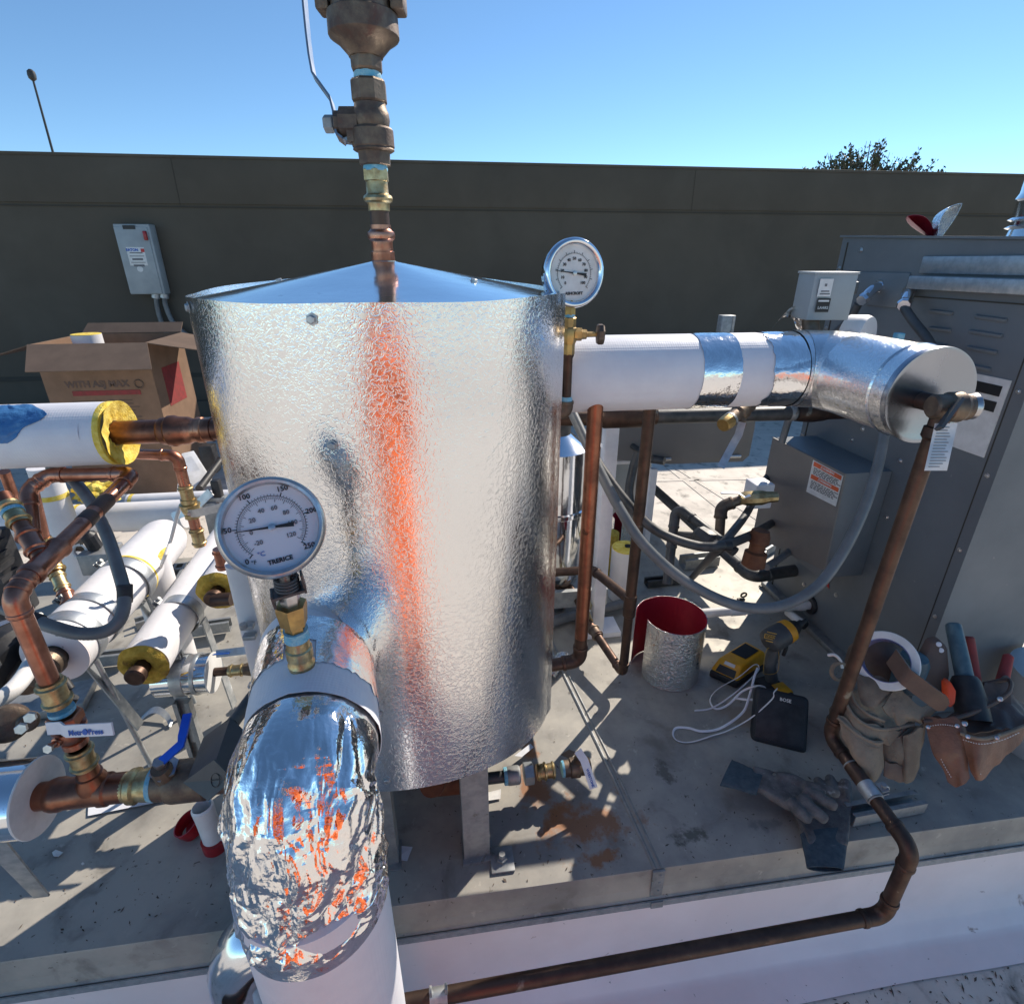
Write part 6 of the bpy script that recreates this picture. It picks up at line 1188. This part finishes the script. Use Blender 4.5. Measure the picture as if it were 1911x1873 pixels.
# tape roll
tp = thing("tape_roll", gz0(1650, 1290), "wide roll of grey tape with blue printed core lying on the tool pouch", "tape"); tc_ = D(1652, 1232, 1.27); tn_ = ((EYE-tc_).normalized()+RT*-.15+UP*.1).normalized()
MB().lathe(tc_, tn_, [(-.05, .066), (0, .068), (.002, .066), (.002, .05), (-.05, .05), (-.05, .066)], 64, cap=False).build("tape", "label_white", tp, sharp=40)
MB().lathe(tc_, tn_, [(.0022, .0505), (.0022, .0495), (-.048, .0485), (-.05, .0505)], 64, cap=False).build("core", "slate_blue" if False else "paper_blue", tp, sharp=40) if False else None
dm("core_blue", (.16, .18, .36), (.2, .2, .34), 40, .6, spots=[((.03, .05, .35), 60, .6, .04)])
MB().lathe(tc_, tn_, [(.0022, .0505), (.0024, .0488), (-.048, .0475), (-.05, .0505)], 64, cap=False).build("core", "core_blue", tp, sharp=40)
# suede pouch: body of several folded pockets
def sheetpouch(root, name, mat, rim, foot, depthv, t=.004, puff=.02, nu=64, nv=30):
    """pocket: a bowed sheet between a rim polyline and a foot polyline"""
    rim = smooth(rim, 8); foot = smooth(foot, 8)
    def samp(L_, u): k = u*(len(L_)-1); i = min(int(k), len(L_)-2); return L_[i].lerp(L_[i+1], k-i)
    tov = lambda p: (EYE-p).normalized()
    def f(u, v):
        a, b = samp(rim, u), samp(foot, u); p = a.lerp(b, v); bul = math.sin(pi*min(1, v*.85+.1))*math.sin(pi*(.06+.88*u))
        return p+V((tov(p).x, tov(p).y, .15))*puff*bul+V((1, 1, 1))*.006*noise.noise(V((p.x*42, p.y*42, p.z*16)))+V((1, 1, 1))*.008*noise.noise(V((p.x*22, p.y*22, p.z*9))+V((3, 1, 0)))
    return solid(f, nu, nv, t, name, mat, root, sharp=80)
PD = 1.26
pD = lambda px, py, o=0: D(px, py, PD+o)
def pb(px, py): return Z(px, py, .006)
su = thing("suede_tool_pouch", gz0(1640, 1440), "slumped grey brown suede tool pouch with several pockets behind the copper drain line", "tool pouch")
# supporting mass
m = MB(); 
for (px, py, z, r) in ((1610, 1395, .05, .06), (1660, 1400, .06, .065), (1690, 1380, .07, .05), (1600, 1360, .09, .045), (1640, 1340, .12, .05), (1690, 1340, .12, .045)):
    q = Z(px, py, z)+V((0, .05, 0)); m.lathe(q, UP, [(-r, .001), (-r*.7, r*.7), (0, r), (r*.7, r*.7), (r, .001)], 20)
m.build("pouch_body", "suede", su, mods=FUSE(.008, 8), sharp=80)
def pk(name, mat, rim, foot, puff=.02, t=.004, o1=0, o2=0): return sheetpouch(su, name, mat, [pD(*q) for q in rim], [pD(*q) for q in foot], 0, t, puff)
pk("pocket", "suede", [(1563, 1338, -.02), (1600, 1370, -.04), (1632, 1385, -.045), (1646, 1384, -.03)], [(1572, 1380, -.03), (1600, 1425, -.05), (1630, 1452, -.05), (1648, 1432, -.03)], .02)
pk("pocket", "suede", [(1570, 1296, 0), (1596, 1338, -.03), (1640, 1360, -.03), (1705, 1352, -.01)], [(1564, 1340, -.01), (1600, 1375, -.03), (1640, 1386, -.03), (1700, 1372, .0)], .01)
pk("pocket", "suede", [(1592, 1258, .02), (1590, 1300, 0), (1616, 1330, -.02), (1650, 1345, -.02)], [(1572, 1290, .02), (1584, 1330, 0), (1620, 1352, -.01), (1652, 1356, -.01)], .008)
pk("flap", "suede", [(1596, 1256, .03), (1640, 1262, .02), (1668, 1285, .01), (1680, 1283, .01)], [(1600, 1290, .01), (1610, 1312, 0), (1626, 1318, -.01), (1638, 1318, -.01)], .022)
pk("flap", "suede", [(1674, 1284, .0), (1700, 1300, .0), (1730, 1315, .0), (1755, 1322, .01)], [(1646, 1320, -.02), (1670, 1345, -.02), (1700, 1350, -.01), (1722, 1345, .0)], .02)
pk("pocket", "suede", [(1646, 1368, -.01), (1680, 1366, -.02), (1705, 1360, -.01), (1726, 1350, .01)], [(1654, 1420, -.01), (1690, 1432, -.03), (1708, 1420, -.02), (1722, 1385, .0)], .015)
pk("pocket", "suede", [(1686, 1368, -.03), (1696, 1370, -.035), (1712, 1365, -.03), (1722, 1360, -.02)], [(1684, 1462, -.03), (1692, 1466, -.035), (1702, 1460, -.03), (1712, 1440, -.02)], .01)
pk("buckle_patch", "leather_dark", [(1650, 1420, -.03), (1664, 1424, -.03), (1676, 1428, -.03), (1684, 1434, -.03)], [(1650, 1446, -.03), (1664, 1452, -.03), (1680, 1460, -.03), (1688, 1460, -.03)], .004)
for rim in ([(1563, 1338, -.024), (1600, 1370, -.044), (1632, 1385, -.049), (1646, 1384, -.034)], [(1570, 1296, -.004), (1596, 1338, -.034), (1640, 1360, -.034), (1705, 1352, -.014)], [(1592, 1258, .016), (1590, 1300, -.004), (1616, 1330, -.024), (1650, 1345, -.024)]):
    MB().path(smooth([pD(*q) for q in rim], 8), .004, 8).build("piping", "suede", su, label=None)
MB().torus(pD(1566, 1252, .02), (0, -1, .4), .02, .0045, 24, 8).build("loop", "suede", su)
# clothes tie
MB().path(smooth([pD(1545, 1222, .03), pD(1558, 1222, .02), pD(1568, 1232, .02), pD(1572, 1246, .02)], 6), .0035, 8).build("cord_end", "label_white", su)
# leather pouch
le = thing("leather_tool_pouch", gz0(1800, 1450), "orange brown leather tool pouch with open triangular pockets beside the suede pouch", "tool pouch")
def lp(name, mat, rim, foot, puff=.015, t=.004): return sheetpouch(le, name, mat, [pD(*q) for q in rim], [pD(*q) for q in foot], 0, t, puff)
lp("front_panel", "leather", [(1722, 1346, -.02), (1760, 1342, -.04), (1790, 1345, -.05), (1800, 1362, -.05)], [(1768, 1460, -.06), (1784, 1470, -.07), (1796, 1466, -.08), (1808, 1454, -.08)], .012)
lp("pocket", "leather", [(1792, 1368, -.06), (1830, 1376, -.08), (1870, 1368, -.06), (1912, 1352, -.04)], [(1820, 1456, -.08), (1828, 1452, -.08), (1846, 1440, -.07), (1908, 1378, -.04)], .012)
lp("back_panel", "leather_dark", [(1836, 1278, .05), (1880, 1268, .06), (1892, 1300, .04), (1925, 1330, .04)], [(1800, 1365, -.02), (1840, 1368, -.03), (1880, 1362, -.03), (1925, 1352, -.02)], -.02)
lp("side_panel", "leather_dark", [(1726, 1342, .0), (1780, 1336, .0), (1840, 1318, .02), (1884, 1290, .03)], [(1760, 1400, -.01), (1800, 1400, -.02), (1850, 1390, -.01), (1890, 1360, .0)], -.01)
MB().path(smooth([pD(*q) for q in ((1722, 1346, -.024), (1770, 1342, -.03), (1820, 1328, -.02), (1870, 1302, .0), (1886, 1284, .02), (1880, 1268, .05), (1836, 1276, .06))], 8), .0048, 8).build("rim_binding", "leather_dark", le)
MB().path(smooth([pD(*q) for q in ((1792, 1368, -.064), (1830, 1378, -.086), (1870, 1370, -.066), (1912, 1354, -.046))], 8), .004, 8).build("rim_binding", "suede", le)
for q in ((1866, 1304, -.012), (1800, 1350, -.055)): MB().lathe(pD(*q), EYE-pD(*q), [(0, .006), (.003, .005), (.004, .002)], 12).build("rivet", "steel", le)
def stitch(root, rim, off, mat="label_white"):
    p = smooth([pD(*q) for q in rim], 14)
    m = MB()
    for i in range(0, len(p)-1, 2): m.path([p[i]+off, p[i+1]+off], .0009, 5)
    m.build("stitching", mat, root)
to = (EYE-pD(1700, 1380)).normalized()*.008
stitch(le, [(1728, 1352, -.024), (1760, 1348, -.045), (1790, 1352, -.055)], to-UP*.006); stitch(le, [(1798, 1376, -.066), (1832, 1384, -.088), (1870, 1377, -.07), (1905, 1362, -.05)], to-UP*.006)
stitch(le, [(1740, 1380, -.03), (1758, 1420, -.05), (1776, 1452, -.065)], to); stitch(le, [(1812, 1395, -.07), (1824, 1425, -.08), (1830, 1446, -.085)], to)
stitch(su, [(1568, 1346, -.03), (1600, 1377, -.048), (1632, 1392, -.052), (1644, 1392, -.038)], to-UP*.004, "suede"); stitch(su, [(1655, 1376, -.03), (1668, 1400, -.035), (1676, 1424, -.04)], to, "suede")
for q in ((1732, 1356, -.04), (1786, 1354, -.065), (1806, 1374, -.085), (1860, 1376, -.08)): MB().lathe(pD(*q)+to*.4, EYE-pD(*q), [(0, .0045), (.002, .004), (.003, .001)], 12).build("rivet", "steel", le)
# hammer handle style strap crossing, holster, knife, grips
o = thing("leather_strap", gz0(1700, 1300), "dark leather belt end crossing from the tape roll towards the orange tag", "strap")
def stp(u, v): a = [pD(1664, 1224, -.01), pD(1690, 1262, -.04), pD(1740, 1300, -.055), pD(1766, 1318, -.05)]; k = u*3; i = min(int(k), 2); p = a[i].lerp(a[i+1], k-i); return p+(UP*.8+RT*.25)*(v-.5)*.05*(1 if u < .9 else 1-(u-.9)*5)
solid(stp, 24, 6, .005, "strap", "leather_dark", o, sharp=60)
o = thing("leather_holster", gz0(1740, 1270), "tall dark leather holster with two pale rivets standing in the pouches", "holster")
hp_ = [pD(1722, 1290, .05), pD(1722, 1230, .06), pD(1738, 1200, .06), pD(1756, 1196, .06), pD(1770, 1210, .06), pD(1774, 1260, .05), pD(1766, 1300, .04)]
MB().prism(hp_, V((0, .02, .004))).build("holster", "leather_dark", o, mods=[('BEVEL', dict(width=.006, segments=2))])
for q in ((1752, 1202, .058), (1756, 1213, .058)): MB().lathe(pD(*q), EYE-pD(*q), [(0, .006), (.002, .0055), (.0025, .002)], 16).build("rivet", "white_plastic", o)
o = thing("orange_tag", gz0(1780, 1310), "bright orange plastic tool handle peeking out between the pouches", "tool"); MB().prism([pD(1770, 1318, .0), pD(1768, 1280, .01), pD(1776, 1272, .01), pD(1786, 1290, .0), pD(1784, 1312, .0), pD(1776, 1322, .0)], V((0, .02, 0))).build("handle", "orange_plastic", o, mods=[('BEVEL', dict(width=.004, segments=2))])
o = thing("hammer_handle", gz0(1800, 1300), "worn blue rubber grip with dark collar sticking up out of the leather pouch", "tool"); a, b = pD(1779, 1166, .09), pD(1800, 1262, .04); MB().lathe(a, b-a, [(-.004, .012), (0, .0165), (.01, .0175), ((b-a).length, .019)], 24).build("grip", "blue_grip", o); MB().lathe(b, b-a, [(0, .024), (.01, .03), (.05, .034), (.1, .034)], 20).build("collar", "black_rubber", o)
o = thing("pliers_grip", gz0(1820, 1260), "dull red tool grip standing just behind the worn blue grip", "tool"); a, b = pD(1808, 1190, .1), pD(1820, 1270, .08); MB().lathe(a, b-a, [(-.004, .008), (0, .012), ((b-a).length, .013)], 16).build("grip", "box_red", o)
o = thing("pliers_grip", gz0(1870, 1260), "red and grey tool grip at the far right of the leather pouch", "tool"); a, b = pD(1882, 1224, .1), pD(1868, 1280, .08); MB().lathe(a, b-a, [(-.006, .004), (0, .011), ((b-a).length, .014)], 16).build("grip", "box_red", o)
o = thing("plastic_bottle", gz0(1700, 1250), "translucent bluish plastic container behind the tape roll", "container"); a = pD(1700, 1246, .06); MB().lathe(a-UP*.06, UP, [(0, .03), (.005, .034), (.08, .034), (.095, .028), (.1, .01)], 32).build("container", "blue_grip", o)
o = thing("dark_cap", gz0(1640, 1190), "dark brown rounded cloth bundle behind the tape roll against the boiler", "cloth"); a = pD(1645, 1212, .14); MB().lathe(a-UP*.07, UP, [(0, .07), (.04, .07), (.075, .05), (.09, .02), (.092, .001)], 28).build("cloth", "leather_dark", o)
o = thing("plastic_bucket", gz0(1905, 1380), "pale grey bucket side showing at the right edge behind the leather pouch", "bucket"); q = gz0(1945, 1425); MB().lathe(V((q.x+.05, q.y+.06, 0)), UP, [(0, .1), (.01, .105), (.24, .125), (.245, .13), (.255, .13)], 48).build("bucket", "grey_enclosure", o)
# --- gloves
def glove(name_lab, palm, wrist, cuff, fingers, thumb, z0, zf):
    o = thing("work_glove", Z(*palm[0], 0), name_lab, "glove"); m = MB()
    n = len(palm)
    pp = [Z(*q, z0) for q in palm]; 
    m.prism([q-UP*.012 for q in pp], UP*.024)
    m.prism([Z(*q, z0-.009) for q in wrist], UP*.02)
    for (pts, r) in fingers+[thumb]:
        P_ = smooth([Z(px, py, z0+dz) for px, py, dz in pts], 6); m.path(P_, lambda t, r=r: r*1.3*(1-.16*t) if t < .93 else r*.75, 14)
    m.build("coated_palm", "glove_coating", o, mods=FUSE(.0042, 7), sharp=80)
    def cf_(u, v):
        a, b, c, d = [Z(*q, z0) for q in cuff]; th = 2*pi*v; mid = (a*(1-u)+d*u); w2 = (b*(1-u)+c*u); ctr = (mid+w2)/2; hw = (w2-mid)/2
        q = ctr+hw*math.cos(th)+UP*math.sin(th)*(.013-.004*u)+V((1, 1, 0))*.002*noise.noise(V((u*9, v*7, z0*30))); 
        return V((q.x, q.y, max(q.z, zf)))
    solid(cf_, 18, 40, .002, "knit_cuff", "glove_knit", o, sharp=80); return o
def cfd(p): return p
glove("grey coated work glove whose blue cuff hangs over the platform edge with fingers upward",
      [(1478, 1508), (1500, 1482), (1560, 1480), (1588, 1500), (1584, 1560), (1562, 1572), (1508, 1572), (1494, 1545)], [(1494, 1545), (1584, 1548), (1580, 1585), (1506, 1588)],
      [(1494, 1556), (1584, 1548), (1574, 1624), (1506, 1618)],
      [([(1578, 1500, .006), (1578, 1475, .012), (1578, 1456, .012)], .013), ([(1556, 1490, .004), (1552, 1465, .008), (1548, 1448, .006)], .012), ([(1536, 1488, .004), (1530, 1468, .006), (1526, 1452, .004)], .011), ([(1512, 1492, .0), (1500, 1474, .0), (1490, 1462, 0)], .011)],
      ([(1500, 1510, 0), (1476, 1500, 0), (1462, 1500, 0)], .0125), .022, -.05)
glove("grey coated work glove lying on top, blue cuff left and fingers right",
      [(1432, 1452), (1480, 1456), (1520, 1470), (1530, 1490), (1510, 1510), (1470, 1508), (1425, 1480)], [(1404, 1436), (1440, 1446), (1436, 1488), (1400, 1476)],
      [(1424, 1444), (1412, 1482), (1344, 1464), (1366, 1418)],
      [([(1500, 1466, .012), (1540, 1474, .018), (1566, 1480, .012)], .0115), ([(1500, 1476, .014), (1536, 1492, .02), (1562, 1506, .014)], .0125), ([(1490, 1488, .014), (1520, 1512, .018), (1544, 1532, .01)], .0125), ([(1472, 1494, .012), (1496, 1518, .014), (1514, 1530, .008)], .0125)],
      ([(1450, 1450, .008), (1476, 1452, .012), (1500, 1462, .012)], .0115), .052, .006)
# ================================================================== sub-parts and groups
PAR = {"lettering": ("nameplate", "sticker", "housing", "carton_body", "handle", "label"), "print": ("label", "paper_tag", "carton_body"), "label_header": ("warning_label",), "label_print": ("warning_label", "rating_label"),
       "screw": ("jacket", "cabinet"), "nameplate_field": ("nameplate",), "louvre": ("cabinet",), "panel_seam": ("cabinet",), "rivet": ("end_cap", "holster", "front_panel"), "button": ("housing",), "grille": ("housing",), "handle_piping": ("handle",),
       "lug": ("vent_body",), "emblem": ("cover",), "handle_label": ("handle",), "printed_bar": ("carton_body",), "side_print": ("carton_body",), "dial_mark": ("actuator_cover",), "sticker_print": ("sticker",), "battery_trim": ("battery",), "paint_band": ("tube",), "logo": ("shell",), "vent": ("shell",), "rim_binding": ("back_panel",), "piping": ("pouch_body",), "sight_window": ("cabinet",)}
byp = {}
for o in list(COL.objects):
    if o.parent: byp.setdefault(o.parent, []).append(o)
for root, kids in byp.items():
    if root.type != 'EMPTY': continue
    base = {}
    for k in kids: base.setdefault(k.name.split(".")[0], k)
    for k in kids:
        for cand in PAR.get(k.name.split(".")[0], ()):
            if cand in base and base[cand] is not k: k.parent = base[cand]; break
tops = {}
for o in COL.objects:
    if not o.parent and o.get("category") and o.get("kind") != "stuff": tops.setdefault(o.name.split(".")[0], []).append(o)
GR = {"strut_channel": "strut channels around the platform", "flexible_conduit": "flexible conduits of the rooftop plant", "insulated_pipe": "white insulated pipes", "insulated_riser": "short upright insulated pipes", "copper_riser": "upright copper risers", "copper_piping": "copper pipe runs at left",
      "pipe_clamp": "clamps on the copper drain line", "paper_scrap": "paper scraps on the platform", "sheet_curl": "curled silver and red sheets", "work_glove": "pair of work gloves", "sensor_cable": "sensor cables at left", "gas_pipe": "black gas pipes", "metal_jacketed_pipe": "silver clad pipes", "insulation_scrap": "yellow insulation scraps", "insulation_roll": "insulation pieces in the carton", "pliers_grip": "red tool grips in the pouch", "junction_box": "small metal boxes"}
for k, os_ in tops.items():
    if len(os_) > 1 and k in GR:
        for o in os_:
            if not o.get("group"): o["group"] = GR[k]
